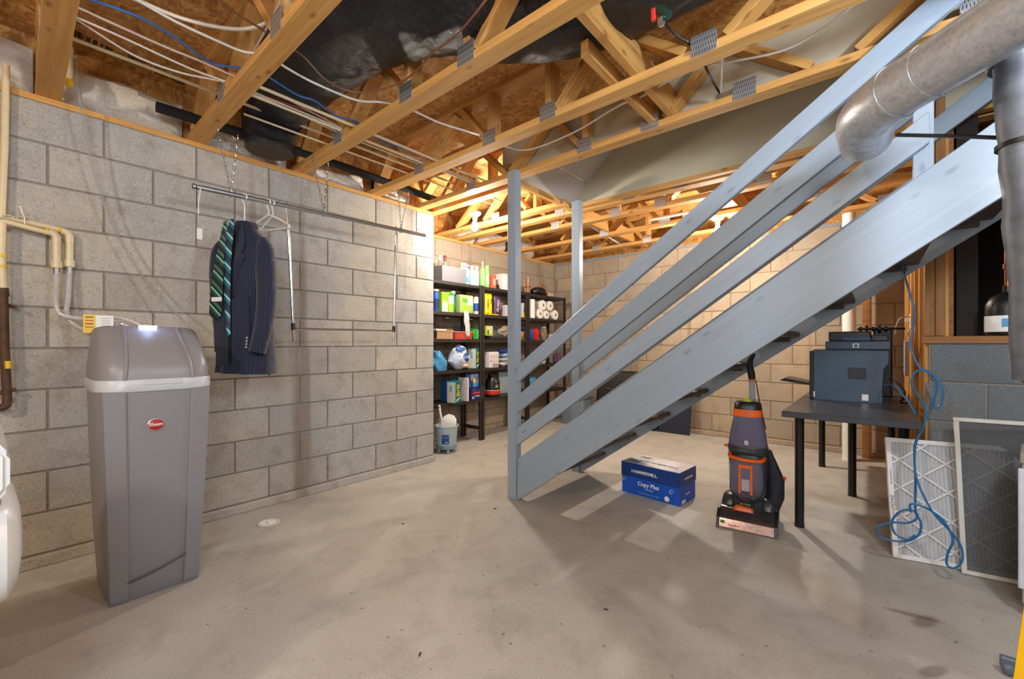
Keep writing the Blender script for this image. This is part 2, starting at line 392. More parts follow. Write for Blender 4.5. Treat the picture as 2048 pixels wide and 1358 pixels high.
def text(name, s, size, loc, face, mat, parent, depth=.0006, sx=1.0, bold=0, spin=0):
    cu = bpy.data.curves.new(name, 'FONT'); cu.body = s; cu.size = size; cu.align_x = 'CENTER'; cu.align_y = 'CENTER'
    cu.extrude = depth; cu.offset = bold; cu.resolution_u = 2
    t = bpy.data.objects.new(name, cu); me = bpy.data.meshes.new_from_object(t); bpy.data.objects.remove(t)
    me.materials.clear(); me.materials.append(mat); me.name = name
    o = bpy.data.objects.new(name, me); COL.objects.link(o); o.parent = parent
    R = face if isinstance(face, Matrix) else FACE[face]
    o.matrix_local = Matrix.Translation(loc) @ R.to_4x4() @ Matrix.Rotation(spin, 4, 'Z') @ Matrix.Diagonal((sx,1,1,1))
    return o
# ------------------------------------------------------------------ room shell
XL, YL, XS, YB, XP, YP = -3.13, 2.53, -3.76, 5.40, .20, 3.15   # long wall, its end, shelf wall, back wall, stud wall, half wall
ZW, ZT, ZO = 2.295, 2.325, 2.68                                  # block top, truss bottom, subfloor
struct('floor', B((-4.2,-2.9,-.12),(2.9,5.9,0)), FLOOR)
BH, BL, JT = .2032, .406, .0095
def block_mesh(L, H):
    return B((-L/2,0,-H/2),(L/2,.03,H/2), .0025)
BM = {}
def blocks(wall, face, length, ztop, mat, first, zmin=0., to_world=None, courses=12):
    """running-bond blocks; face maps (along, z) to a location, first is the along position of the top course's first joint"""
    for c in range(courses):
        zt = ztop - c*BH; zb = max(zt-BH, zmin)
        if zt - zb < .03: break
        H = zt-zb-JT; zc = (zt+zb)/2
        j0 = first + (BL/2 if c % 2 else 0); k = math.floor((0-j0)/BL); s = j0+k*BL
        while s < length-1e-4:
            a, b = max(s, 0), min(s+BL, length); s += BL
            if b-a < .05: continue
            key = (round(b-a, 3), round(H, 3), mat.name)
            if key not in BM:
                bm = block_mesh(b-a-JT, H); bmesh.ops.recalc_face_normals(bm, faces=bm.faces[:])
                me = bpy.data.meshes.new('block'); bm.to_mesh(me); bm.free(); me.materials.append(mat); BM[key] = me
            o = bpy.data.objects.new('block', BM[key]); COL.objects.link(o); o.parent = wall
            pos, rz = face((a+b)/2); dn = random.uniform(-.0012, .0012)
            n = Vector((math.sin(rz), -math.cos(rz), 0)); o.location = (pos[0]+n.x*dn, pos[1]+n.y*dn, zc); o.rotation_euler = (0,0,rz)
Y0 = -1.6
wl = struct('wall_left', B((XS-.0,Y0,0),(XL-.006,YL-.006,ZW)), MORT)
blocks(wl, lambda s: ((XL, Y0+s), PI/2), YL-Y0, ZW, MB_LEFT, (.30-Y0) % BL)
# the wall's end, a hand deep, faces the shelf bay
blocks(wl, lambda s: ((XL-s, YL), PI), XL-XS-.03, ZW, MB_LEFT, 0.)
ws = struct('wall_shelf_bay', B((XS-.2,YL-.1,0),(XS-.006,YB+.2,ZW)), MORT2)
blocks(ws, lambda s: ((XS, YL+s), PI/2), YB-YL, ZW, MB_BACK, .12)
wb = struct('wall_back', B((XS-.2,YB+.006,0),(XP+.12,YB+.2,ZW)), MORT2)
blocks(wb, lambda s: ((XS+s, YB), 0), XP+.1-XS, ZW, MB_BACK, .25)
ZP = 1.10
wp = struct('wall_half', B((XP+.02,YP+.006,0),(2.7,YP+.2,ZP)), MORT)
blocks(wp, lambda s: ((XP+s, YP), 0), 2.5, ZP, MB_PONY, .02)
pl = lumber('trim_1', (XP,YP+.07,ZP+.019), (2.7,YP+.07,ZP+.019), .16, .038, PINE_D); pl['kind'] = 'structure'
def sill(n, p, q, mat=PINE):
    o = lumber(n, p, q, .14, ZT-ZW, mat); o['kind'] = 'structure'
zc = (ZW+ZT)/2
sill('trim_2', (XL-.07,Y0,zc), (XL-.07,YL,zc)); sill('trim_3', (XS-.07,YL,zc), (XS-.07,YB,zc))
o = lumber('trim_4', (XS-.2,YB+.08,zc), (XP+.2,YB+.08,zc), .14, ZT-ZW, plain('sill_blue_grey', (138,148,158), .7)); o['kind'] = 'structure'
# low footing ledges along the walls
struct('baseboard_left', B((XL-.02,Y0,0),(XL+.018,YL,.055), .006), MB_LEFT)
struct('baseboard_back', B((XS,YB-.02,0),(XP,YB+.02,.05), .006), MB_BACK)
# behind the lens and to the right: plain walls that close the basement
struct('wall_near', B((-4.2,-2.9,0),(2.9,-2.7,2.7)), PLAINW); struct('wall_right', B((2.7,-2.9,0),(2.9,YP,2.7)), PLAINW)
struct('wall_left_rear', B((XS-.3,-2.9,0),(XL-.003,Y0,ZW)), PLAINW)
# crawl space behind the half wall
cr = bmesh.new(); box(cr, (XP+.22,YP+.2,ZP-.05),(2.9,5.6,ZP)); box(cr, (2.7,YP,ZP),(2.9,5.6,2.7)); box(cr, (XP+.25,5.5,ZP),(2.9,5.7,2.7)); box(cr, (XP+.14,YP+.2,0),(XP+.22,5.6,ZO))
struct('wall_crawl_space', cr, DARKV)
# stud wall edge-on beside the desk
sw = tag(thing('stud_wall', 'bare pine stud wall running back beside the printer table', 'stud wall', (0,0,0)), kind='structure')
del sw['category'], sw['label']; sw.name = 'wall_studs'
for i, y in enumerate([3.20, 3.26, 3.62, 4.02, 4.42, 4.82, 5.22, 5.36]):
    lumber('stud', (XP+.05,y,.04), (XP+.05,y,ZT), .089, .038, PINE, sw, up=(0,1,0))
lumber('bottom_plate', (XP+.05,YP+.03,.019), (XP+.05,YB-.02,.019), .089, .038, PINE, sw)
obj('sheathing', B((XP+.105,YP+.21,0),(XP+.13,YB,ZT)), PINE_D, sw)
for x in (XP+.022, XP+.062):
    lumber('stud', (x,YP+.06,ZP+.04), (x,YP+.06,ZO-.04), .037, .09, PINE_D, sw, up=(0,1,0))
lumber('stud', (1.05,YP+.06,ZP+.04), (1.05,YP+.06,ZO-.04), .038, .09, PINE_D, sw, up=(0,1,0))

# subfloor with the stairwell cut out: four rectangles of boards
SX0, SX1, SY0, SY1 = -2.1, 2.0, 2.46, 3.36
cl = bmesh.new()
for lo, hi in (((-4.1,-2.9),(2.9,SY0)), ((-4.1,SY0),(SX0,SY1)), ((SX1,SY0),(2.9,SY1)), ((-4.1,SY1),(2.9,5.7))):
    box(cl, (*lo, ZO), (*hi, ZO+.02))
cg = bmesh.new()
ceil = struct('ceiling', cl, OSB)
# stamped bar marks on the underside of the boards
bars = bmesh.new(); rs = random.Random(3)
for (a, b, n) in (((150,66),(222,102), 16),((252,112),(404,182), 30)):
    for i in range(n):
        f = i/(n-1); p = atz(a[0]+(b[0]-a[0])*f, a[1]+(b[1]-a[1])*f, ZO)
        if rs.random() < .8: box(bars, (p.x-.045*rs.uniform(.6,1), p.y-rs.choice((.002,.004)), ZO-.0012), (p.x+.03, p.y+rs.choice((.002,.004)), ZO))
bo = obj('stamped_bars', bars, flat('stamp_ink', (52,40,32), .8), ceil); bo['kind'] = 'stuff'
# rim board at the block walls
struct('trim_5', B((XL-.20,Y0,ZT),(XL-.16,YL,ZO)), OSB); struct('trim_6', B((XS-.20,YL,ZT),(XS-.16,YB+.2,ZO)), OSB)
struct('trim_7', B((XS-.2,YB+.12,ZT),(2.7,YB+.16,ZO)), OSB)

# stairwell: drywall sides going up, sloped soffit at its foot end
sww = thing('stairwell_shaft', 'x', 'x'); del sww['label'], sww['category']; sww.name = 'wall_stairwell'; sww['kind'] = 'structure'
obj('far_panel', B((SX0-.1,SY1-.06,ZT+.03),(SX1,SY1-.04,4.6)), DRYW, sww)
obj('near_panel', B((SX0-.1,SY0-.005,ZT+.04),(SX1,SY0+.008,4.6)), DRYW, sww)
lumber('edge_board', (SX0-.05,SY1-.05,ZT+.015), (SX1,SY1-.05,ZT+.015), .05, .03, PINE, sww)
sb = bmesh.new(); prism(sb, [(-2.13,2.34),(-1.96,2.53),(-1.98,2.55),(-2.15,2.36)], 'y', SY0, SY1-.05); obj('soffit_panel', sb, DRYG, sww)
sb = bmesh.new(); prism(sb, [(-1.945,2.53),(-1.10,3.30),(-1.12,3.33),(-1.975,2.55)], 'y', SY0, SY1-.05); obj('soffit_panel', sb, DRYG, sww)
sb = bmesh.new(); prism(sb, [(-1.13,3.3),(2.0,4.6),(2.0,4.65),(-1.13,3.35)], 'y', SY0-.1, SY1+.1); obj('soffit_panel', sb, DRYW, sww)
obj('end_panel', B((SX1,SY0,ZT),(SX1+.02,SY1,4.65)), DRYW, sww)

# ------------------------------------------------------------------ floor trusses
def truss(y, x0, x1, label, webs, posts, plates, mat=PINE, strip=False):
    t = thing('floor_truss', label, 'joist', ((x0+x1)/2, y, ZT), 0, 'open web floor trusses overhead')
    cx = (x0+x1)/2; H = ZO-ZT
    lumber('bottom_chord', (x0-cx,0,.019), (x1-cx,0,.019), .089, .038, mat, t)
    lumber('top_chord', (x0-cx,0,H-.019), (x1-cx,0,H-.019), .089, .038, mat, t)
    for x in posts:
        if x0 < x < x1: lumber('web_post', (x-cx,0,.038), (x-cx,0,H-.038), .089, .038, mat, t, up=(1,0,0))
    for a, b in webs:                         # a at the bottom, b at the top
        if min(a, b) > x0-.05 and max(a, b) < x1+.05:
            p, q = Vector((a-cx,0,.038)), Vector((b-cx,0,H-.038)); d = (q-p).normalized()
            lumber('web_brace', p+d*.015, q-d*.015, .085, .038, mat, t, up=(-d.z,0,d.x))
    for x in plates:
        if x0 < x < x1: obj('nail_plate', cbox((x-cx,-.046,.045),(.105,.0025,.088)), NAILP, t)
    return t
def std(sh=0, x1=2.7, x0=-3.2):
    P = [-1.80+sh, -1.36+sh]; W = []; L = [-2.5+sh, -.55+sh]
    W += [(-3.1+sh,-2.86+sh), (-2.5+sh,-2.80+sh), (-2.46+sh,-2.12+sh), (-1.84+sh,-2.08+sh), (-1.32+sh,-1.04+sh), (-.62+sh,-.98+sh), (-.48+sh,-.12+sh), (.32+sh,-.04+sh), (.42+sh,.78+sh), (1.2+sh,.86+sh), (1.3+sh,1.7+sh), (2.1+sh,1.78+sh)]
    PL = [-2.5+sh, -1.80+sh, -1.36+sh, -.55+sh, .37+sh, 1.25+sh]
    return W, P, PL
NAMES = [(-1.12,'behind the lens, last but one'),(-.51,'just behind the lens'),
 (.10,'left of the cream pipe at the top left corner'),(.71,'passing left of the big black duct bend'),(1.32,'crossing in front of the black duct'),
 (1.93,'carrying the crossing strongback, third from left above coat rod')]
for y, lab in NAMES:
    W, P, PL = std()
    truss(y, -3.2, 2.7, 'pine floor truss ' + lab, W, P, PL)
W, P, PL = std(.41); PL = [-2.45,-1.41,-.98,-.495,.3]
truss(2.40, -3.2, 2.7, 'pine floor truss directly above the near stair newel post', W, [-1.41,-.98], PL)
W, P, PL = std(.3)
truss(2.56, XS-.1, SX0+.02, 'short pine truss above the lit bulb near the wall corner', [(-3.5,-3.15),(-3.08,-2.8),(-2.5,-2.75)], [-2.4], [-3.0])
truss(3.17, XS-.1, SX0+.02, 'short pine truss above the first storage shelf unit', [(-3.5,-3.15),(-3.08,-2.8),(-2.5,-2.75)], [-2.4], [-2.9])
truss(3.43, XS-.1, 2.7, 'pine floor truss carrying the far drywall edge of the stairwell', *std(.2))
truss(3.79, XS-.1, 2.7, 'pine floor truss just beyond the stairwell edge', *std(-.1))
truss(4.40, XS-.1, 2.7, 'pine floor truss second beyond the stairwell with lit bulb', *std(.15))
truss(5.01, XS-.1, 2.7, 'pine floor truss nearest the tan back wall', *std(-.3))
hd = lumber('stair_header', (SX0-.02,SY0-.02,2.40), (SX0-.02,SY1+.02,2.40), .04, .14, PINE)
tag(hd, 'pine header board closing the foot end of the stairwell', 'header board')
# crossing members on top of the bottom chords
a = lumber('strongback', (-.86,.1,ZT+.038+.07), (-.86,2.44,ZT+.038+.07), .038, .14, PINE); tag(a, 'wide pine strongback crossing over the trusses beside the black duct', 'strongback')
a = lumber('brace_board', (-.97,1.62,ZT+.075), (-.97,2.44,ZT+.075), .038, .07, PINE); tag(a, 'short pine brace board lying beside the wide strongback', 'brace')
a = lumber('strongback', (-2.3,3.4,ZT+.11), (-2.3,5.4,ZT+.11), .038, .14, PINE); tag(a, 'pine strongback over the trusses above the storage shelves', 'strongback')
a = lumber('boxed_beam', (-1.05,3.50,ZT+.13), (-1.05,5.35,ZT+.13), .17, .15, PINE); tag(a, 'boxed pine beam above the back wall beyond the stairwell', 'beam')

# insulation batts tucked between the trusses
def batt(y0, y1, x, label, h=.26, seed=0):
    bm = bmesh.new(); nx, ny = 10, 14; g = []
    for j in range(ny+1):
        row = []
        for i in range(nx+1):
            v, u = i/nx, j/ny; ed = min(1, 6*min(v, 1-v))*min(1, 8*min(u, 1-u))
            d = .07*ed+.02*noise.noise(Vector((u*13+seed, v*9, seed)))*ed+.05*noise.noise(Vector((u*4+seed, v*3, seed)))*ed
            row.append(bm.verts.new((x+.02+d, y0+(y1-y0)*u, ZT+.005+v*h*(1+.10*noise.noise(Vector((u*3, seed, 0)))))))
        g.append(row)
    for j in range(ny):
        for i in range(nx): bm.faces.new((g[j][i], g[j+1][i], g[j+1][i+1], g[j][i+1]))
    bk = [bm.verts.new(p) for p in ((x-.02,y0,ZT+.005),(x-.02,y1,ZT+.005),(x-.02,y1,ZT+h),(x-.02,y0,ZT+h))]
    bm.faces.new(bk)
    one('insulation_batt', bm, INSUL, label, 'insulation', smooth=True, group='white insulation batts on the wall plates')
IX = XL-.14
for i, (a, b, l, h) in enumerate([(-.46,.05,'white fibreglass batt left of the leftmost joist end', .26), (.15,.66,'white fibreglass batt behind the cream pipe and black foam pipe start', .24),
  (.76,1.27,'white fibreglass batt behind the black duct boot', .15), (1.37,1.88,'white fibreglass batt above the second rod chain', .15), (1.98,2.34,'white fibreglass batt at the end of the block wall', .2)]):
    batt(a, b, IX, l, h, i+1)
for i, (a, b, l) in enumerate([(2.6,3.12,'white batt on the shelf wall nearest the lit bulb'),(3.48,3.74,'small white batt above the middle shelf unit'),(3.84,4.35,'white batt above the paper towel shelf'),(4.45,4.96,'white batt at the far room corner')]):
    batt(a, b, XS-.12, l, .24, i+9)

# ------------------------------------------------------------------ staircase
SN, SF, RISE = 2.30, 3.14, .72
st = thing('staircase', 'grey painted open staircase with three sloping rails each side', 'staircase', (-1.95, 2.7, 0))
ox, oy = -1.95, 2.7
def slope_board(name, yc, ztop0, th, x0, x1, w, mat=PAINT, floorcut=False, endv=True):
    poly = [(x0-ox, ztop0+RISE*(x0-ox)), (x1-ox, ztop0+RISE*(x1-ox)), (x1-ox, ztop0-th+RISE*(x1-ox))]
    if floorcut:
        xb = (th-ztop0)/RISE; poly += [(xb, 0), (x0-ox, 0)]
    else: poly += [(x0-ox, ztop0-th+RISE*(x0-ox))]
    # grain runs along the slope: build in a rotated frame
    a = math.atan(RISE); R = Matrix.Rotation(a, 4, 'Y')
    bm = bmesh.new(); prism(bm, poly, 'y', -w/2, w/2)
    for v in bm.verts: v.co = R @ v.co
    bmesh.ops.bevel(bm, geom=bm.edges[:], offset=.003, segments=1, affect='EDGES')
    o = obj(name, bm, mat, st); o.matrix_local = Matrix.Translation((0, yc-oy, 0)) @ R.inverted(); return o
xe = 1.55
for yc, sgn in ((SN, 1), (SF, -1)):
    slope_board("stringer", yc, .243+RISE*.02, .285, ox+.045, xe, .038, floorcut=True)
    zt = {1: [(.915, .115, 1.2), (.705, .120, 1.2), (.478, .120, .16)], -1: [(.915, .115, 1.2), (.705, .120, 1.2), (.478, .120, .16)]}[sgn]
    for z, th, x1 in zt: slope_board('rail', yc, z, th, ox+.02, x1 if z > .9 or x1 > 1 else x1, .034)
    p = lumber('newel_post', (0, yc-oy+(.0 if sgn > 0 else 0), 0), (0, yc-oy, ZT+.0), .076, .06, PAINT, st, up=(0,1,0))
lumber('upper_post', (.145-ox, SN-oy+.045, 1.60), (.145-ox, SN-oy+.045, 2.08), .06, .04, PAINT, st, up=(0,1,0))
for i in range(1, 14):
    z = i*.19+.03; x = ox+.03+(i-1)*.264
    if z > 2.6: break
    o = obj('tread', B((x-ox,SN-oy+.02,z-.030),(x-ox+.25,SF-oy-.02,z), .004), TREAD, st)
    for s in (SN+.022, SF-.06):
        obj('tread_cleat', B((x-ox+.01,s-oy,z-.060),(x-ox+.20,s-oy+.038,z-.030)), TREAD, st)
# ------------------------------------------------------------------ light bulbs in view
for (x, y, z), l in zip(BULBS[:2], ('lit bulb in a white lampholder near the end of the block wall', 'lit bulb in a white lampholder beyond the stairs by the back wall')):
    t = thing('ceiling_bulb', l, 'light', (x, y, ZT))
    obj('lampholder', lathe([(.058,0),(.058,-.012),(.040,-.030),(.026,-.034),(.024,-.062),(.0,-.062)], 24), WHITE, t, True)
    obj('bulb', lathe([(.0,-.175),(.018,-.172),(.030,-.155),(.034,-.135),(.030,-.112),(.018,-.085),(.014,-.062),(0,-.062)], 20), BULB, t, True).visible_shadow = True

# ------------------------------------------------------------------ black duct, dangling foil duct, foam pipe
t = thing('flex_duct', 'fat glossy black insulated flex duct snaking through the trusses', 'duct', (-1.6, 1.1, 2.5))
def rel(pts, o): return [Vector(p)-Vector(o) for p in pts]
path = [(-2.80,1.02,2.50),(-2.5,1.0,2.548),(-2.1,.99,2.548),(-1.75,1.03,2.548),(-1.45,1.22,2.548),(-1.28,1.48,2.548),(-.98,1.64,2.548),(-.55,1.66,2.548),(.1,1.66,2.548),(1.2,1.66,2.548)]
bm = tube(rel(path, t.location), [.17,.21,.24,.25,.22,.19,.20,.21,.21,.21], 28, sm=8, sec=(1.0,.50))
for i, v in enumerate(bm.verts):
    d = noise.noise(Vector((v.co.x*16, v.co.y*9, v.co.z*9)))*.014 + noise.noise(v.co*4)*.02; v.co += Vector((0, d, d)); v.co.z = max(-.066+.10*(v.co.z+.066) if v.co.z < -.066 else v.co.z, -.08); v.co.z = min(v.co.z, .170)+.0035*math.sin(v.co.x*75+9*noise.noise(v.co*6))*(1 if v.co.z < .1 else 0)
obj('duct_film', bm, POLY, t, True)
obj('duct_collar', tube(rel([(-2.95,1.05,2.33),(-2.95,1.05,2.42),(-2.90,1.04,2.49),(-2.78,1.02,2.51)], t.location), [.135,.15,.16,.165], 24, sm=5, sec=(1,.9)), POLY, t, True)
one('foam_pipe', tube([(-3.03,.50,2.415),(-3.03,1.2,2.43),(-3.03,2.0,2.42),(-3.02,2.46,2.40)], .029, 14, sm=4), BLACKF, 'black foam insulated pipe running above the top of the block wall', 'pipe', smooth=True)
bm = tube([(-.55,4.3,2.43),(-.38,4.15,2.46),(-.15,4.12,2.48),(.1,4.15,2.5)], .075, 18, sm=6)
for v in bm.verts: v.co += Vector((0,0,1))*(.008*math.sin(v.co.x*160))
one('foil_duct', bm, FOIL, 'crinkled foil flex duct above the bulb behind the stairs', 'duct', smooth=True)

# galvanised duct with its adjustable elbow, upper right
t = thing('round_duct', 'round galvanised sheet metal duct with an elbow at its lower end', 'duct', (-.01, 1.76, 1.84))
c0 = Vector((.025,1.72,1.845)); dirx = (Vector((.60,1.165,1.885))-c0).normalized()
obj('duct_pipe', tube(rel([c0+dirx*.10, c0+dirx*1.2], t.location), .0755, 32), GALV, t, True)
obj('duct_seam', tube(rel([c0+dirx*.10+Vector((-.045,-.05,.035)), c0+dirx*1.2+Vector((-.045,-.05,.035))], t.location), .004, 6), GALV, t)
obj('elbow', tube(rel([c0+dirx*.13, c0+dirx*.02, c0-dirx*.04+Vector((0,.02,0)), c0-dirx*.065+Vector((-.005,.085,0)), c0-dirx*.065+Vector((-.005,.24,0))], t.location), [.077,.078,.078,.078,.078], 32, sm=5), GALV, t, True)
obj('crimp_ring', tube(rel([c0+dirx*.03, c0+dirx*.037], t.location), .0805, 32), GALV, t, True)
for i in range(3):
    p = c0+dirx*(.13)+Vector((0,0,0)); s = dirx.cross(Vector((0,0,1))); a = -.6-.5*i
    obj('screw_head', lathe([(0,.004),(.004,.003),(.005,0),(0,0)], 8, c=tuple(p-t.location+s*(-.078*math.cos(a))+Vector((0,0,.078*math.sin(a))))), CHROME, t)
hs = thing('hanger_strap', 'thin black rod strap under the galvanised duct elbow', 'strap', (0,0,0))
obj('strap_bar', tube([aty(1792,270,1.78), aty(1900,272,1.78), aty(2035,277,1.78)], .0055, 6, sec=(1,1)), BLACKP, hs)
obj('strap_clip', cbox(tuple(aty(2012,292,1.78)), (.014,.01,.014), .002), PRT, hs)
# wrapped flue pipe at the right edge
t = thing('wrapped_pipe', 'dark wrapped vertical pipe at the right edge of the photo', 'pipe', (0,0,0))
P = [aty(2030,60,1.70), aty(2040,140,1.70), aty(2050,330,1.70), aty(2066,560,1.70), aty(2074,760,1.70)]
bm = tube(P, [.05,.052,.046,.044,.044], 20, sm=8)
for v in bm.verts: v.co.x += .006*noise.noise(v.co*14); v.co.y += .006*noise.noise(v.co*14+Vector((5,0,0)))
obj('pipe_wrap', bm, plain('grey_wrap', (104,108,116), .5, .3, var=.25, scale=18, bump=.5), t, True)
obj('tie_band', tube([aty(2049,283,1.70), aty(2049,292,1.70)], .053, 20), BLACKP, t, True)
obj('black_cap', tube([aty(2028,30,1.72), aty(2036,128,1.71)], [.075,.055], 20), BLACKP, t, True)
# ------------------------------------------------------------------ wires over the chords
def wire(pts, r, mat, label, z=None, zs=None, n=6, nm='electric_cable', grp=None):
    q = []
    for i, p in enumerate(pts):
        zz = zs[i] if zs else z
        q.append(atz(p[0], p[1], zz))
    return one(nm, tube(q, r, n, sm=5), mat, label, 'cable', smooth=True, group=grp)
GW = 'cables strung along the trusses'
wire([(60,-15),(147,12),(206,38),(324,91),(412,127),(495,165),(560,190),(660,243),(760,292),(865,327),(960,368),(1040,395)], .005, WIREP, 'pinkish white cable, second below the blue wire, running over all joists', 2.405)
wire([(90,5),(147,32),(250,77),(383,138),(483,174),(560,206),(694,262),(790,305),(865,333),(950,362)], .0045, WIREW, 'white cable uppermost of the tight bundle along the wall', 2.40)
wire([(90,8),(147,35),(265,109),(360,145),(442,162),(483,177),(560,210),(700,275),(842,330)], .0045, WIREW, 'white cable sagging lowest below the bundle in the first bay', 2.40)
wire([(100,20),(203,59),(297,99),(400,145),(490,178),(544,197),(641,232),(694,262),(800,312)], .004, WIRER, 'red striped cable inside the white bundle', 2.412)
wire([(120,-20),(183,0),(280,35),(353,77),(427,127),(510,140),(559,168),(597,191),(632,203),(674,233),(712,243),(765,283),(809,297),(868,321)], .005, BLUEW, 'blue data cable waving across the joist bays', 2.412)
wire([(250,-12),(274,0),(368,38),(457,57),(515,53),(560,24),(590,-20)], .0075, WIREW, 'thick white cable hanging in a U at the top edge', 2.47)
wire([(262,-8),(280,3),(353,44),(442,85),(486,103),(533,112),(582,141),(633,168),(712,200),(768,205),(821,219),(883,247),(971,274),(1010,292),(1059,299),(1147,265),(1236,212),(1283,193),(1348,156),(1412,133),(1560,103),(1647,57),(1718,0),(1740,-30)], .0055, WIREW, 'long white cable that sags across the whole ceiling', 2.41)
wire([(568,-10),(524,74),(486,138),(459,162),(445,189),(448,206),(457,212),(449,200),(460,192),(482,183)], .0045, WIREP, 'thin pale cord with a small loop beside the first joist', 2.42)
wire([(420,-20),(470,25),(560,80),(609,115),(647,156),(691,180),(736,184),(795,168),(833,141),(868,103),(912,71),(960,15),(985,-20)], .0045, WIREB, 'brown cable drooping in front of the black duct', 2.36, zs=[2.42]*4+[2.37]*8+[2.42])
wire([(1285,-20),(1297,0),(1324,38),(1353,71),(1380,88),(1404,121),(1420,152),(1439,186)], .006, BLACKP, 'black cable with a white stripe hanging by the red valve', 2.40)
wire([(1450,80),(1446,106),(1443,150),(1441,186)], .0045, WIREW, 'short white cable dropping beside the black one', 2.40)
pz = 2.395
for i, (a, b, l) in enumerate([((100,68),(1010,402),'long cream plastic pipe along the block wall nearest the wall'), ((480,160),(975,362),'cream plastic pipe among the white cables'), ((475,178),(960,372),'cream plastic pipe in the middle of the cable bundle'), ((490,226),(990,412),'thin cream plastic pipe lowest over the coat rod')]):
    p, q = atz(*a, pz+.06*(i == 0)), atz(*b, pz+.06*(i == 0)); p.x = q.x = (p.x+q.x)/2
    one('plastic_pipe', tube([p, q], .0085 if i < 3 else .006, 8), CREAM, l, 'pipe', smooth=True)
# valve at the top, hoses
t = thing('hose_valve', 'small dark valve with a red handle hanging from the top edge', 'valve', tuple(atz(1322,22,2.30)))
obj('valve_body', tube([(-.03,0,.03),(.0,0,0),(.03,0,-.03)], [.012,.020,.015], 12), plain('valve_green', (40,70,60), .3, .5), t, True)
obj('valve_handle', cbox((-.022,-.012,-.01),(.016,.016,.045), .003), REDP, t); obj('valve_nut', lathe([(.0,-.055),(.014,-.05),(.016,-.03),(.010,-.02)], 6), CHROME, t)

# cream supply pipes at the left with flex hoses to the softener
t = thing('supply_pipes', 'cream plastic water pipes with yellow glued joints on the left wall', 'pipe', (-3.08, 0, 1.4))
PX = -3.085
def wp_(pts, dx=0): return [atx(a, b, PX+dx) - t.location for a, b in pts]
obj('pipe_run', tube(wp_([(12,130),(9,300),(3,432)]), .0125, 12), CREAM, t, True)
obj('pipe_run', tube(wp_([(-60,428),(10,433),(70,448),(128,461)]), .0125, 12), CREAM, t, True)
obj('pipe_run', tube(wp_([(-60,442),(10,443),(60,456),(104,467)], .03), .0125, 12), CREAM, t, True)
for (a, dx) in ((139, 0), (113, .03)):
    y0 = 466 if a == 139 else 468
    obj('elbow_fitting', tube(wp_([(a-16,y0-5),(a-5,y0-1),(a,y0+6),(a,y0+20)], dx), .0165, 12), CREAM, t, True)
    obj('pipe_run', tube(wp_([(a,y0+5),(a,y0+62)], dx), .0145, 12), CREAM, t, True)
    obj('end_fitting', tube(wp_([(a,y0+55),(a,y0+68)], dx), .020, 12), CREAM, t, True)
    obj('hose_nut', tube(wp_([(a,y0+68),(a,y0+80)], dx), .012, 6), CHROME, t)
    obj('glue_ring', tube(wp_([(a-22,y0-8),(a-17,y0-6)], dx), .0140, 12), YEL, t)
obj('pipe_run', tube(wp_([(4,445),(3,520),(6,578)], .03), .015, 12), CREAM, t, True)
obj('glue_ring', tube(wp_([(3,508),(3,515)], .03), .017, 12), YEL, t); obj('glue_ring', tube(wp_([(3.5,530),(3.6,535)], .03), .017, 12), YEL, t)
obj('cable_tie', tube(wp_([(50,455),(49,435),(44,424),(41,412)], .035), .0022, 5), WHITE, t)
text('pipe_print', 'CPVC 4120 3/4"', .012, atx(32, 436, PX+.0135)-t.location, 'x', BLACK, t, spin=0.0)
t = thing('iron_pipe', 'rusty iron pipe with a yellow cap below the cream pipes', 'pipe', (-3.05, -.05, 1.1))
obj('pipe_body', tube(wp_([(6,578),(9,690),(14,795),(11,812),(-3,815),(-20,808)], .03), .016, 12, sm=3), RUST, t, True)
obj('pipe_collar', tube(wp_([(5,576),(7,592)], .03), .019, 12), RUST, t, True); obj('yellow_cap', tube(wp_([(16,722),(17,737)], .045), .011, 10), YEL, t, True)
obj('side_tee', tube(wp_([(-8,788),(32,778)], .03), .009, 8), RUST, t, True)
one('wall_bolt', tube([atx(18,611,-3.13), atx(30,615,-3.05)], .009, 8), RUST, 'rusty bolt sticking out of the block wall beside the iron pipe', 'bolt')
# vertical cream riser with yellow glue near the leftmost joist
t = thing('riser_pipe', 'vertical cream pipe with a yellow glued cap beside the leftmost joist', 'pipe', tuple(atx(138,90,-2.98)))
zz = t.location
obj('pipe_body', tube([atx(137,-30,-2.98)-zz, atx(137,150,-2.98)-zz], .014, 12), CREAM, t, True)
obj('pipe_cap', tube([atx(137,95,-2.98)-zz, atx(137,158,-2.98)-zz], .0175, 12), CREAM, t, True); obj('glue_ring', tube([atx(137,158,-2.98)-zz, atx(137,171,-2.98)-zz], .018, 12), YEL, t, True); obj('glue_ring', tube([atx(137,92,-2.98)-zz, atx(137,99,-2.98)-zz], .0182, 12), YEL, t, True)
# clear drain hose
one('drain_hose', tube([atx(150,115,-2.99), atx(160,190,-2.98), atx(176,290,-3.0), atx(205,400,-3.02), atx(250,500,-3.02), atx(310,585,-2.98), atx(360,635,-2.9), atx(388,672,-2.84), tuple(Vector((-2.78,.50,1.0)))], .006, 8, sm=6), CLEAR, 'thin clear plastic hose drooping down the wall to the grey softener', 'hose', smooth=True)

# ------------------------------------------------------------------ water softener
t = thing('water_softener', 'tall grey plastic water softener cabinet with pale band and red badge', 'water softener', (-2.62, .40, 0), math.radians(90))
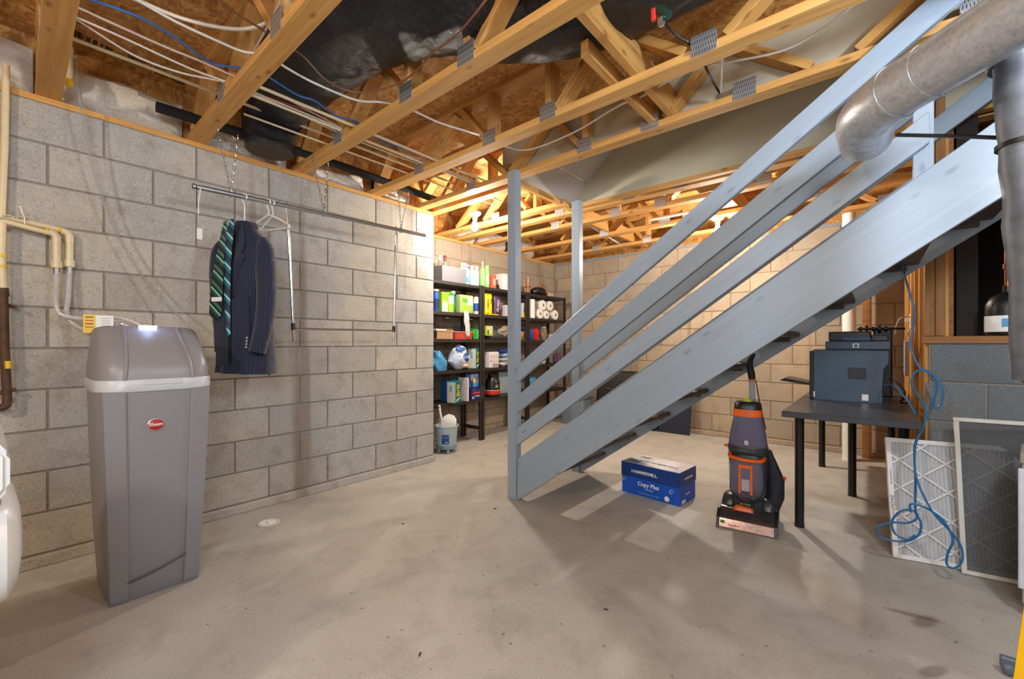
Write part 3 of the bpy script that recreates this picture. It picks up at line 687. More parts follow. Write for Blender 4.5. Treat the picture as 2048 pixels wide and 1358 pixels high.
# local frame: -y is the front (towards the room), x runs along the wall
def sec(z, hx, yf, yb, e=5): return (0, (yf+yb)/2, z, hx, (yb-yf)/2, e)
obj('body', loft([sec(0,.158,-.205,.17),sec(.02,.165,-.215,.18),sec(.25,.178,-.24,.20),sec(.6,.190,-.262,.22),sec(.90,.198,-.275,.225)], 48, 5.5), SOFT, t, True)
bd = obj('band', loft([sec(.897,.201,-.279,.228),sec(.902,.205,-.283,.232),sec(.943,.205,-.283,.232),sec(.948,.202,-.280,.229)], 48, 5.5), SOFTBAND, t, True)
lid = obj('lid', loft([sec(.948,.200,-.278,.228),sec(.985,.200,-.275,.228),sec(1.02,.196,-.262,.226),sec(1.09,.188,-.195,.222),sec(1.155,.180,-.105,.216,5),sec(1.172,.172,-.085,.20,4),sec(1.178,.15,-.06,.17,4)], 48, 5.5), SOFT, t, True)
RAISE = plain('softener_ridge', (150,142,136), .3, var=.02)
fr = [(0,-.209),(.02,-.219),(.25,-.244),(.6,-.266),(.90,-.279)]
lr = [(.948,-.281),(.985,-.279),(1.02,-.266),(1.09,-.199),(1.155,-.109),(1.172,-.09)]
for sx in (-1, 1):
    for i, (nm, pr) in enumerate((('ridge', fr), ('ridge', lr))):
        bm = bmesh.new(); xs = lambda z: sx*(.098+.016*min(1, z/.9)) if i == 0 else sx*(.114-.02*(z-.948)/.22)
        pts = [(xs(z), y+.004, z) for z, y in pr]
        obj(nm, tube(pts, .0065, 8, bm, sec=(1,1)), SOFT, t, True)
    # side wings stand slightly forward of the centre panel
    bm = bmesh.new(); A = []
    for z, y in fr:
        x1 = xs(z) if False else sx*(.098+.016*z/.9); x2 = sx*(.150+.030*z/.9)
        A.append([bm.verts.new(p) for p in ((x1,y-.003,z),(x2,y+.004,z),(x2+sx*.006,y+.03,z),(x1,y+.03,z))])
    for a, b in zip(A, A[1:]):
        for k in range(4): bm.faces.new((a[k],a[(k+1)%4],b[(k+1)%4],b[k]))
    bm.faces.new(A[0]); bm.faces.new(A[-1]); obj('side_wing', bm, SOFT, t)
bm = bmesh.new(); pts = []
for i in range(13):
    u = i/12; x = -.100+.200*u; z = .085+.075*abs(u-.0)**1.6*1.0; z = .09+.055*(u**1.5); pts.append((x, -.2225-(z-.02)*.108+.0015, z))
obj('kick_crease', tube(pts, .0035, 6, bm), plain('crease_dark', (70,66,66), .5), t, True)
obj('band_recess', B((-.055,-.2855,.925),(.075,-.2825,.944), .001), SOFTBAND, t)
# crease from lid top edge
bdg = obj('badge', lathe([(0,.0045),(.026,.004),(.031,.002),(.032,0),(0,0)], 32, axis='z', sx=.92, sy=.82), SILV, t, True)
th = math.atan((.2625-.24)/.35)
bdg.matrix_local = Matrix.Translation((-.014,-.2705,.752)) @ Matrix.Rotation(PI/2-.06, 4, 'X')
bi = obj('badge_field', lathe([(0,.0056),(.026,.0054),(.029,.004),(0,.004)], 32, sx=.92, sy=.80), flat('badge_red', (170,20,26)), bdg, True)
text('badge_lettering', 'Rheem', .0225, Vector((.0,.001,.0072)), 'z', WHITE, bdg, depth=.0006, bold=.0003, sx=.74)
lp = obj('light_panel', B((-.045,-.098,1.168),(.02,-.088,1.182), .003), LED, t)
ll = bpy.data.lights.new('led_light', 'POINT'); ll.energy = .12; ll.color = (.45,.55,1); ll.shadow_soft_size = .02
lo = bpy.data.objects.new('led_light', ll); COL.objects.link(lo); lo.parent = t; lo.location = (-.01,-.11,1.20)
# braided hoses
def braided(pts, label):
    q = smooth_path(pts, 14); n = len(q)
    r = [.0095+.0022*(i % 2) for i in range(n)]
    # even rings every few millimetres
    tot = [0]
    for a, b in zip(q, q[1:]): tot.append(tot[-1]+(b-a).length)
    N = int(tot[-1]/.0055); out = []; k = 0
    for i in range(N):
        s = tot[-1]*i/(N-1)
        while k < n-2 and tot[k+1] < s: k += 1
        f = (s-tot[k])/max(1e-6, tot[k+1]-tot[k]); out.append(q[k].lerp(q[k+1], f))
    bm = tube(out, .0085, 10); BR = plain('braided_steel', (226,226,228), .3, .45, var=.03)
    bm.verts.ensure_lookup_table()
    for i in range(N):
        c = out[i]
        if i % 2:
            for j in range(10):
                v = bm.verts[i*10+j]; v.co = c+(v.co-c)*1.35
    return one('flex_hose', bm, BR, label, 'hose')
hx = -2.93
braided([atx(113,548,PX+.03), atx(112,600,-3.04), atx(118,625,-3.02), atx(140,634,-3.0), atx(180,638,-2.96), atx(215,634,hx), atx(250,638,-2.9), atx(282,652,-2.83), Vector((-2.80,.42,1.15))], 'ribbed chrome hose leaving the left cream fitting, upper of the two')
braided([atx(139,545,PX), atx(136,600,-3.06), atx(133,625,-3.05), atx(145,645,-3.03), atx(175,660,-3.0), atx(215,652,-2.97), atx(245,648,-2.94), atx(259,658,-2.88), Vector((-2.86,.36,1.14))], 'ribbed chrome hose leaving the right cream fitting, lower of the two')
t = thing('hose_tag', 'yellow and white paper tag wrapped around the chrome hoses', 'tag', tuple(atx(198,648,-2.90)))
lx = Vector((.15,.97,-.03)).normalized(); 
TG = Matrix((lx, Vector((0,0,1)), lx.cross(Vector((0,0,1))))).transposed()
def quadp(nm, a, b, mat, off=0):
    o = obj(nm, B((a[0],a[1],-.0015+off),(b[0],b[1],.0015+off)), mat, t); o.matrix_local = TG.to_4x4(); return o
quadp('tag_yellow', (-.055,-.045),(-.012,.045), YEL); quadp('tag_white', (-.012,-.043),(.052,.043), WHITE)
for i in range(4): quadp('print_line', (-.048,.03-.016*i),(-.02,.034-.016*i), REDP if i % 2 else BLACK, .0022)
for i in range(5): quadp('print_line', (.008,.028-.012*i),(.04,.0295-.012*i), plain('print_grey', (120,120,124), .6), .0022)

# ------------------------------------------------------------------ coat rod, chains
t = thing('coat_rod', 'long steel pipe coat rod hung on three chains from the joists', 'rod', (-2.8, 1.4, 1.95))
ra, rb = atx(385,372,-2.80), atx(850,471,-2.80); off = t.location
obj('rod_pipe', tube([ra-off, rb-off], .0135, 16), STEEL, t, True)
obj('rod_collar', tube([ra-off, ra+(rb-ra).normalized()*.012-off], .016, 16), STEEL, t, True)
obj('rod_end_wire', tube([atx(833,458,-2.80)-off, atx(848,466,-2.79)-off, atx(852,472,-2.80)-off], .002, 5), BLACKP, t)
def rodpt(px):
    r_ = ray(px, 687); r0 = Vector((0,0,CH)); # rod point straight above that pixel column
    k = -2.80/r_.x; y = r_.y*k; f = (y-ra.y)/(rb.y-ra.y); return ra.lerp(rb, f)
def chain(p, q, parent, n=None):
    d = q-p; L = d.length; pitch = .026; n = int(L/pitch); x = d.normalized(); y = x.cross(Vector((1,0,0))).normalized(); z = x.cross(y)
    for i in range(n):
        c = p+d*((i+.5)/n); pts = []
        a, b = (y, z) if i % 2 else (z, y)
        for k in range(10):
            th = 2*PI*k/10; pts.append(c+x*(.016*math.cos(th))+a*(.0065*math.sin(th))-parent.location)
        bm = bmesh.new(); tube(pts+[pts[0]], .0016, 5, bm, cap=False)
        obj('chain_link', bm, CHROME, parent)
for px, (a, b), l in ((462, ((434,252),(476,270)), 'left chain pair holding the coat rod from the second joist'), (648, ((624,312),(657,326)), 'middle chain pair holding the coat rod from the third joist'), (802, ((796,377),(817,384)), 'right chain pair holding the coat rod near the wall end')):
    p = rodpt(px); c = thing('rod_chain', l, 'chain', tuple(p), 0, 'chains holding the coat rod')
    for (u, v) in (a, b): chain(atx(u, v, -2.80), p+Vector((0,0,.014)), c)
    obj('chain_hook', tube([Vector((0,0,.03)),Vector((0,.014,.008)),Vector((0,.008,-.014)),Vector((0,-.010,-.018)),Vector((0,-.016,.0)),Vector((0,-.004,.026))], .003, 6, sm=3), STEEL, c, True)
# hanging closet doubler
t = thing('closet_doubler', 'chrome adjustable lower hanging bar hooked on the coat rod', 'hanging bar', tuple(rodpt(680))); off = t.location
dl, dr = rodpt(574), rodpt(792)
for p, pxt, pb in ((dl, 577, (588,684)), (dr, 792, (787,684))):
    bt = atx(*pb, -2.80); up_ = p+Vector((0,0,-.01))
    obj('hook', tube([p+Vector((0,.012,.004))-off, p+Vector((0,.0,.018))-off, p+Vector((0,-.012,.004))-off, p+Vector((0,-.004,-.03))-off, p.lerp(bt,.18)-off], .003, 6, sm=4), CHROME, t, True)
    obj('side_tube', tube([p.lerp(bt,.14)-off, bt-off], .0085, 12), CHROME, t, True)
    obj('tube_clip', tube([p.lerp(bt,.86)-off, p.lerp(bt,.91)-off], .0125, 12), BLACKP, t, True)
obj('lower_bar', tube([atx(589,658,-2.80)-off, atx(787,661,-2.80)-off], .0085, 12), CHROME, t, True)
# white tag on a loop at the rod's left end
t = thing('rod_tag', 'small white tag hanging from the left end of the coat rod', 'tag', tuple(rodpt(396))); off = t.location
obj('tag_loop', tube([rodpt(395)+Vector((0,0,.016))-off, rodpt(397)+Vector((.01,.006,-.01))-off, atx(397,405,-2.79)-off, atx(397,428,-2.79)-off], .003, 6, sm=3), WHITE, t, True)
obj('tag_card', B((-.004,-.011,-.285),(.0,.013,-.225)), PAPERW, t, loc=(.012,.004,.0))
obj('black_tie', tube([rodpt(392)+Vector((.014,0,0))-off, atx(393,395,-2.785)-off, atx(394,417,-2.785)-off], .002, 5), BLACKP, t)

# hangers
def hanger_bm(w=.2, drop=.1, r=.0035):
    bm = bmesh.new()
    tube([(.012,0,.008),(.016,0,.024),(0,0,.038),(-.016,0,.024),(-.012,0,.0),(0,0,-.03),(0,0,-.055)], r, 7, bm, sm=5)
    return bm
def hanger(label, p, rz, w=.2, mat=WHITE, drop=.085):
    t = thing('clothes_hanger', label, 'hanger', tuple(p-Vector((0,0,.02))), rz)
    obj('hook', hanger_bm(), mat, t, True)
    bm = bmesh.new(); tube([(0,0,-.055),(-w*.5,0,-.055-drop*.45),(-w,0,-.055-drop),(-w+.008,0,-.062-drop-.006),(0,0,-.064-drop),(w-.008,0,-.062-drop-.006),(w,0,-.055-drop),(w*.5,0,-.055-drop*.45),(0,0,-.055)], .0042, 7, bm)
    obj('shoulder_frame', bm, mat, t, True); return t
hanger('empty white plastic hanger facing the room right of the jacket', rodpt(537), math.radians(22), .17)
hanger('empty white wire hanger behind the first, farther along the rod', rodpt(546), math.radians(8), .18)
th_ = thing('clothes_hanger', 'white hanger holding the navy suit jacket', 'hanger', tuple(rodpt(489)-Vector((0,0,.02))), math.radians(33))
obj('hook', tube([(.012,0,.008),(.016,0,.024),(0,0,.038),(-.016,0,.024),(-.012,0,.0),(0,0,-.03),(0,0,-.15)], .0035, 7, sm=5), WHITE, th_, True)
obj('shoulder_frame', tube([(-.09,0,-.22),(0,0,-.15),(.09,0,-.22)], .0045, 7), WHITE, th_, True)

# suit jacket
JY = rodpt(489); sdir = math.radians(33)
t = thing('suit_jacket', 'navy pinstripe suit jacket hanging from the coat rod', 'jacket', (JY.x, JY.y, .93), sdir)
ZJ = JY.z-.93
# local: x across the shoulders (to the right in the photo), -y the jacket front
def ring(z, hx, hy, cx=0, cy=0, e=2.6): return (cx, cy, z, hx, hy, e)
body = loft([ring(.0,.165,.095,.02,-.01),ring(.06,.16,.095,.015),ring(.25,.145,.095,.01),ring(.42,.140,.092,.0),ring(.58,.146,.09),ring(.68,.152,.085),ring(.735,.148,.074),ring(.78,.120,.062),ring(.82,.085,.05),ring(.85,.058,.045),ring(.878,.045,.040)], 36, 2.6)
for v in body.verts:
    f = 1-min(1, v.co.z/.8); v.co.y += .012*math.sin(v.co.x*55+v.co.z*4)*f; v.co.z += .03*f*f*(v.co.x)*-1.0
obj('jacket_body', body, SUIT, t, True)
for sx, fw in ((1, -.045), (-1, .01)):
    pts = [(sx*.112,0,.762),(sx*.142,-.005+fw*.3,.70),(sx*.158,fw*.6,.58),(sx*(.165+.01*sx),fw,.42),(sx*(.160+.012*sx),fw*1.5,.26),(sx*(.148+.0*sx),fw*1.9,.12)]
    o = obj('sleeve', tube(pts, [.040,.056,.060,.057,.052,.050], 22, sm=6, sec=(.86,1.05)), SUIT, t, True)
    if sx > 0:
        for k in range(4): obj('cuff_button', lathe([(0,.003),(.006,.002),(.007,0)], 10, c=(.128,-.142+.002*k,.150+.017*k), axis='y', bm=None), plain('button_grey', (150,150,160), .3), o)
# front edges, lapels and dark opening
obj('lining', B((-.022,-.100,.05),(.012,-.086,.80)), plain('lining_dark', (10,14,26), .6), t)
for sx in (-1, 1):
    bm = bmesh.new(); A = [(sx*.008,.38),(sx*.055,.60),(sx*.088,.655),(sx*.066,.675),(sx*.080,.73),(sx*.045,.84),(sx*.022,.80),(sx*.012,.60)]
    vs = [bm.verts.new((x-.008,-.098+.035*max(0,(z-.7))/.14,z)) for x, z in A]; f = bm.faces.new(vs)
    r = bmesh.ops.extrude_face_region(bm, geom=[f]); 
    for g in r['geom']:
        if isinstance(g, bmesh.types.BMVert): g.co.y += .008
    obj('lapel', bm, SUIT, t)
    bm = bmesh.new(); vs = [bm.verts.new(p) for p in ((sx*.012-.006,-.101,.03-.02*sx),(sx*.012-.006,-.103,.42),(sx*.10,-.093,.44),(sx*.11,-.084,.02-.02*sx))]; f = bm.faces.new(vs)
    r = bmesh.ops.extrude_face_region(bm, geom=[f])
    for g in r['geom']:
        if isinstance(g, bmesh.types.BMVert): g.co.y += .006
    obj('front_panel', bm, SUIT, t)
obj('collar', tube([(-.062,-.02,.835),(-.05,.035,.862),(0,.05,.870),(.05,.035,.862),(.062,-.02,.835)], .014, 8, sm=4, sec=(.6,1.5)), SUIT, t, True)
def necktie(name, label, pts, ws, mat, extra=None):
    """pts are local points of the jacket frame; built as a folded band"""
    b = bmesh.new(); M4 = Matrix.Translation((JY.x, JY.y, .93)) @ Matrix.Rotation(sdir, 4, 'Z'); L = []
    o0 = M4 @ Vector(pts[0]); q = smooth_path(pts, 4); n = len(q)
    for i, p in enumerate(q):
        f = i/(n-1)*(len(ws)-1); k = min(int(f), len(ws)-2); w_ = ws[k]+(ws[k+1]-ws[k])*(f-k)
        L.append([b.verts.new(p-Vector(pts[0])+Vector(d)) for d in ((-w_,0,0),(0,-.005,0),(w_,0,0),(0,.006,0))])
    for a, c in zip(L, L[1:]):
        for k in range(4): b.faces.new((a[k],a[(k+1)%4],c[(k+1)%4],c[k]))
    tip = b.verts.new(q[-1]-Vector(pts[0])+Vector((0,0,-ws[-1]*.9)))
    for k in range(4): b.faces.new((L[-1][k], L[-1][(k+1)%4], tip))
    b.faces.new(L[0][::-1])
    t = thing(name, label, 'necktie', tuple(o0), sdir); obj('tie_blade', b, mat, t); return t
n1 = necktie('necktie', 'wide dark green striped necktie hung open on the jacket front', [(-.032,-.10,.86),(-.040,-.112,.76),(-.060,-.118,.60),(-.075,-.118,.45),(-.088,-.112,.33)], [.012,.018,.030,.040,.038], TIE1)
obj('tie_label', B((-.063,-.028,-.455),(-.005,-.022,-.432)), WHITE, n1); 
n2 = necktie('necktie', 'narrow teal and pale blue striped necktie inside the jacket opening', [(.004,-.095,.87),(.0,-.110,.78),(-.012,-.112,.60),(-.014,-.110,.40),(-.008,-.108,.22)], [.012,.024,.022,.018,.012], TIE2)

# ------------------------------------------------------------------ washing machine, left edge
t = thing('washing_machine', 'white front loading washer cut off by the left edge', 'washer', (-1.345,-.272,0), math.radians(2))
WX = .0
obj('cabinet', B((-.62,-.34,.02),(.0,.235,.76), .02), WHITEM, t)
tp = bmesh.new(); prism(tp, [(-.34,.76),(.235,.76),(.262,.80),(.262,.87),(.235,.915),(.19,.93),(-.34,.93)], 'x', -.62, 0.0); bmesh.ops.bevel(tp, geom=tp.edges[:], offset=.01, segments=2, affect='EDGES')
obj('control_panel', tp, WHITEM, t, True)
obj('door_bulge', loft([(-.20,0,-.0,.205,.135,2.6),(-.20,0,.018,.20,.125,2.6),(-.20,0,.034,.17,.10,2.4),(-.20,0,.042,.10,.06,2)], 40), WHITEM, t, True, loc=(0,.240,.655), rot=(-PI/2,0,0))
obj('gasket', B((-.58,.23,.765),(-.008,.250,.80), .004), plain('gasket_grey', (120,122,126), .4), t)
for x in (-.57,-.05):
    for y in (-.29,.19): obj('foot', lathe([(.02,0),(.02,.02),(.012,.022)], 12, c=(x,y,0)), BLACKP, t)

# floor drain cover
t = thing('drain_cover', 'round white plastic cleanout cover set in the floor', 'drain cover', tuple(atz(537,1046,0)))
obj('cover_ring', lathe([(.062,0),(.062,.004),(.055,.007),(.047,.006),(.045,.002)], 32), OFFW, t, True); obj('cover_plug', lathe([(.045,.0),(.045,.004),(.0,.005)], 32), WHITE, t, True); obj('plug_slot', B((-.02,-.007,.004),(.02,.007,.010), .002), WHITE, t)

# debris on the floor
for i, (px, py, l) in enumerate([(806,1048,'tiny dark chip of debris left of the newel post'), (990,1018,'tiny brown crumb left of the newel base'), (840,1310,'small brown speck near the bottom centre'), (1212,1220,'thin brown twig on the open floor'), (1010,893,'dark curled leaf bit near the shelves')]):
    o = one('debris', blob((0,0,.003),(.012,.004,.003), .3, 5, 1, i, 0), plain('debris_brown', (74,56,44), .9), l, 'debris', tuple(atz(px,py,0)), i*1.1)
# ------------------------------------------------------------------ carton of paper
bx = thing('paper_carton', 'blue copy paper carton with printed lid on the floor under the stairs', 'box', (-1.205,3.045,0), math.radians(-5))
W2, D2 = .222, .135
obj('carton_body', B((-W2+.004,-D2+.004,0),(W2-.004,D2-.004,.20), .003), flat('carton_blue', (14,84,196)), bx)
ldc = flat('carton_lid_blue', (10,58,134))
ld = obj('lid', B((-W2,-D2,.125),(W2,D2,.226), .003), ldc, bx)
obj('lid_top', B((-W2+.003,-D2+.003,.226),(W2-.003,D2-.003,.2268)), plain('lid_paper', (226,224,232), .6, var=.04, scale=6), ld)
LT = Matrix(((1,0,0),(0,1,0),(0,0,1)))
text('lid_print', 'HAMMERMILL', .038, Vector((.03,-.035,.2275)), 'z', BLACK, ld, sx=1.25)
text('lid_print', 'Copy Plus\nprint paper', .018, Vector((-.13,.07,.2275)), 'z', BLACK, ld)
obj('lid_mark', B((-.2,-.12,.2268),(-.10,-.02,.2272)), plain('lid_grey_blue', (130,146,168), .6), ld)
text('lid_print', 'HAMMERMILL.', .031, Vector((-.035,-D2-.0012,.170)), '-y', WHITE, ld, bold=.0007, sx=1.05)
text('lid_print', 'HAMMERMILL.', .022, Vector((W2+.0012,.01,.170)), 'x', WHITE, ld, sx=1.0)
text('carton_print', 'Copy Plus', .040, Vector((-.008,-D2+.0025,.088)), '-y', WHITE, bx, bold=.0010)
text('carton_print', 'print paper', .014, Vector((.0,-D2+.0025,.058)), '-y', WHITE, bx)
text('carton_print', '20 | 92 | 8.5 x 11 | 2500', .016, Vector((.0,-D2+.0025,.024)), '-y', LIGHTB, bx)
text('carton_print', 'Copy Plus', .016, Vector((W2-.002,.0,.062)), 'x', WHITE, bx)
obj('carton_label', B((W2-.004,-.095,.006),(W2-.003,-.03,.03)), WHITE, bx)
def swirl(c, r, face, par, nm='carton_emblem'):
    R = FACE[face].to_4x4(); bm = bmesh.new()
    for k in range(4):
        rr = r*(1-.22*k); a0 = k*.9
        tube([(rr*math.cos(a0+i*.42), rr*math.sin(a0+i*.42), 0) for i in range(10)], r*.07, 4, bm, cap=True)
    o = obj(nm, bm, LIGHTB if r < .02 else WHITE, par); o.matrix_local = Matrix.Translation(c) @ R
swirl(Vector((-.195,-D2+.003,.095)), .016, '-y', bx); swirl(Vector((.165,-D2+.003,.085)), .018, '-y', bx)
obj('carton_emblem', lathe([(0,.001),(.017,.001),(.018,0)], 20, c=(.13,.030,D2-.004)), WHITE, bx, rot=(PI/2,0,0), loc=(0,0,0))

# ------------------------------------------------------------------ carpet washer
vc = thing('carpet_washer', 'upright carpet washer in orange, black and tinted plastic', 'carpet cleaner', (-.575,2.79,0), math.radians(6))
def vb(nm, bm, mat, sm=True, par=vc, **k): return obj(nm, bm, mat, par, sm, **k)
hp = bmesh.new(); prism(hp, [(-.03,0.012),(-.015,.06),(.02,.105),(.07,.13),(.16,.13),(.17,.012)], 'x', -.15, .15); bmesh.ops.bevel(hp, geom=hp.edges[:], offset=.008, segments=2, affect='EDGES')
vb('nozzle_hood', hp, plain('hood_smoke', (70,62,66), .12, var=.05, **{'Transmission_Weight': .3}))
wn = bmesh.new(); prism(wn, [(-.040,.010),(-.022,.064),(-.016,.062),(-.033,.010)], 'x', -.14, .14)
vb('nozzle_window', wn, plain('window_sheen', (176,150,150), .15, .5, var=.25, scale=40), False)
for sx in (-1, 1): 
    ep = bmesh.new(); prism(ep, [(-.046,.0),(-.024,.070),(.02,.115),(.075,.14),(.09,.10),(.06,.0)], 'x', sx*.15-.007, sx*.15+.007); vb('nozzle_end', ep, BLACKP, False)
text('hood_print', 'DualPro', .016, Vector((-.06,-.0435,.034)), Matrix(((1,0,0),(0,.3,-.95),(0,.95,.3))), REDP, vc)
text('hood_print', 'DEEP CLEAN', .014, Vector((.04,-.041,.046)), Matrix(((1,0,0),(0,.3,-.95),(0,.95,.3))), WHITE, vc)
obj('hood_emblem', cbox((-.122,-.036,.045),(.022,.004,.02), .002), GREEND, vc)
vb('front_latch', loft([(-.02,.045,.115,.055,.014),(-.02,.05,.135,.050,.014),(-.02,.055,.150,.036,.010)], 20), ORANGE)
for sx in (-1, 1):
    vb('wheel_fender', loft([(sx*.105,.15,.02,.045,.085,3),(sx*.105,.15,.12,.045,.08,3),(sx*.10,.15,.18,.040,.06,3),(sx*.095,.15,.20,.028,.035,3)], 20), VACD)
    wh = vb('wheel', lathe([(0,-.02),(.06,-.02),(.07,-.012),(.07,.012),(.06,.02),(0,.02)], 24, axis='x', c=(sx*.135,.22,.071)), BLACKP)
vb('motor_base', loft([(0,.13,.06,.085,.08,3),(0,.12,.16,.09,.075,3),(0,.10,.22,.08,.06,3),(0,.095,.25,.06,.05,3)], 24), VACD)
vb('tank_cradle', loft([(0,.085,.17,.055,.04,2.6),(0,.085,.21,.085,.06,2.8),(0,.09,.26,.098,.075,3),(0,.10,.50,.104,.08,3),(0,.105,.53,.100,.078,3)], 28), VACD)
vb('dirty_tank', loft([(0,.04,.215,.045,.03,2.5),(0,.030,.26,.078,.05,2.6),(0,.02,.34,.090,.065,2.8),(0,.018,.44,.088,.067,3),(0,.02,.495,.080,.06,3)], 28), PURPLE)
for sx in (-1, 1): vb('tank_rib', B((sx*.030-.006,-.048,.27),(sx*.030+.006,-.042,.47), .001), ORANGE, False)
vb('tank_rib', B((-.036,-.049,.45),(.036,-.043,.472), .001), ORANGE, False); vb('tank_core', B((-.022,-.046,.29),(.022,-.042,.44), .002), plain('core_grey', (170,172,190), .3), False)
vb('tank_handle', tube([(-.09,.03,.525),(-.075,-.03,.515),(0,-.052,.508),(.075,-.03,.507),(.09,.03,.512)], .012, 10, sm=4, sec=(1,1.1)), ORANGE)
vb('tank_badge', cbox((0,-.045,.228),(.055,.012,.03), .003), BLACKP); text('badge_print', 'BISSELL', .012, Vector((0,-.052,.236)), '-y', REDP, vc); text('badge_print', '2X PRO', .016, Vector((0,-.054,.203)), '-y', MINT, vc)
vb('badge_plate', cbox((0,-.044,.203),(.085,.012,.026), .003), BLACKP)
vb('mid_collar', loft([(0,.09,.53,.103,.09,3),(0,.09,.555,.108,.095,3),(0,.09,.585,.105,.09,3)], 28), VACD); text('collar_print', 'PROHEAT 2X', .015, Vector((0,-.006,.56)), '-y', plain('print_teal', (90,160,160), .4), vc)
vb('clean_tank', loft([(0,.09,.585,.103,.085,3),(0,.09,.66,.096,.080,3),(0,.09,.76,.080,.070,3),(0,.09,.80,.076,.066,3)], 28), PURPLE)
vb('tank_insert', loft([(.0,.09,.60,.070,.05,3),(0,.09,.78,.055,.045,3)], 20), plain('tank_blue', (58,84,140), .2)); text('tank_emblem', 'B', .04, Vector((0,.0035,.615)), '-y', WHITE, vc, bold=.001)
vb('orange_collar', loft([(0,.09,.795,.079,.069,3),(0,.09,.845,.076,.066,3)], 28), ORANGE); vb('top_cap', loft([(0,.09,.845,.074,.064,3),(0,.09,.885,.070,.06,3),(0,.09,.90,.058,.05,3)], 28), BLACKP)
vb('release_button', loft([(0,.07,.885,.026,.022,2.4),(0,.07,.915,.022,.018,2.4),(0,.07,.92,.014,.012,2.4)], 18), YGREEN)
vb('handle_stem', B((.005,.095,.89),(.035,.12,1.05), .004), plain('stem_grey', (150,156,164), .35)); vb('stem_base', B((-.0,.09,1.045),(.04,.125,1.06), .003), ORANGE)
vb('handle_grip', tube([(.02,.107,1.055),(.016,.107,1.10),(.008,.10,1.155),(.012,.09,1.20),(.030,.08,1.245)], [.019,.021,.018,.017,.014], 12, sm=4), BLACKP)
vb('hose_knob', lathe([(0,-.014),(.013,-.012),(.013,.012),(0,.014)], 12, axis='x', c=(-.118,.09,.565)), ORANGE)
hb = loft([(.10,.17,.10,.05,.05,2.4),(.13,.18,.20,.052,.055,2.4),(.135,.17,.34,.055,.05,2.4),(.115,.14,.47,.035,.04,2.4),(.10,.11,.56,.015,.02,2.4)], 20)
for v in hb.verts: v.co += Vector((1,1,0))*.012*noise.noise(v.co*22)
vb('accessory_bag', hb, plain('bag_black_blue', (30,34,48), .6, var=.2, bump=.4))
vb('bag_tab', cbox((.178,.15,.36),(.03,.01,.022), .003), REDP)
vb('cord', tube([(.04,.11,1.05),(.052,.11,.95),(.062,.12,.88),(.09,.13,.7)], .003, 6, sm=4), BLACKP)

vc.scale = (1,1,.835)
# ------------------------------------------------------------------ desk and printer
DX0, DX1, DY0, DY1, DZ = -.405, .175, 2.84, 4.80, .715
t = thing('desk', 'black brown desk with round tube legs under the printer', 'table', ((DX0+DX1)/2,(DY0+DY1)/2,0)); ox2, oy2 = t.location.x, t.location.y
obj('desk_top', B((DX0-ox2,DY0-oy2,DZ-.034),(DX1-ox2,DY1-oy2,DZ), .003), plain('desk_slate', (58,62,70), .32, var=.06), t)
for x, y in ((-.345,3.06),(.12,3.24),(-.36,4.68),(.10,4.68),(-.125,3.92)):
    l = obj('leg', lathe([(.024,.0),(.024,DZ-.034)], 18, c=(x-ox2,y-oy2,0)), BLACKP, t, True)
    obj('leg_foot', lathe([(.026,0),(.026,.02),(.024,.022)], 18, c=(x-ox2,y-oy2,0)), BLACKP, l, True)
t = thing('printer', 'slate grey laser printer on the desk with its tray open', 'printer', (-.14,3.70,DZ)); q = PRT
bm = bmesh.new(); prism(bm, [(-.185,.0),(.175,.0),(.175,.22),(.205,.26),(.205,.345),(-.185,.345)], 'y', -.13, .26); bmesh.ops.bevel(bm, geom=bm.edges[:], offset=.005, segments=2, affect='EDGES')
obj('printer_body', bm, q, t)
sd = obj('front_column', B((-.205,-.132,.0),(-.178,.26,.335), .006), PRTD, t)
obj('power_window', B((-.182,-.134,.02),(-.174,-.130,.055)), WHITE, t)
g = obj('fan_grille', B((.005,-.134,.155),(.095,-.128,.225), .002), PRTD, t)
for r in (.012,.022,.030): obj('grille_ring', tube([(.05+r*math.cos(a*.5236),-.135,.19+r*math.sin(a*.5236)) for a in range(13)], .0015, 5), plain('grille_grey', (70,74,80), .4), g)
obj('rating_label', B((.075,-.1335,.015),(.108,-.129,.055)), PAPERW, t)
obj('scanner_lid', B((-.115,-.155,.345),(.215,.26,.40), .006), plain('lid_slate', (58,72,90), .4), t); obj('lid_latch', B((.03,-.158,.358),(.062,-.154,.385), .002), WHITE, t); obj('latch_button', B((.036,-.160,.362),(.056,-.157,.380)), PRT, t)
obj('feeder', B((-.10,-.12,.40),(.12,.24,.465), .008), PRTD, t); obj('feeder_arm', B((.12,-.08,.40),(.205,.24,.44), .006), PRTD, t)
obj('feeder_glass', B((-.02,-.123,.405),(.12,-.119,.425)), plain('glass_blue', (60,90,130), .1), t)
dt = bmesh.new(); prism(dt, [(-.39,.115),(-.20,.09),(-.20,.105),(-.36,.135)], 'y', -.07, .17); obj('paper_tray', dt, PRTD, t)
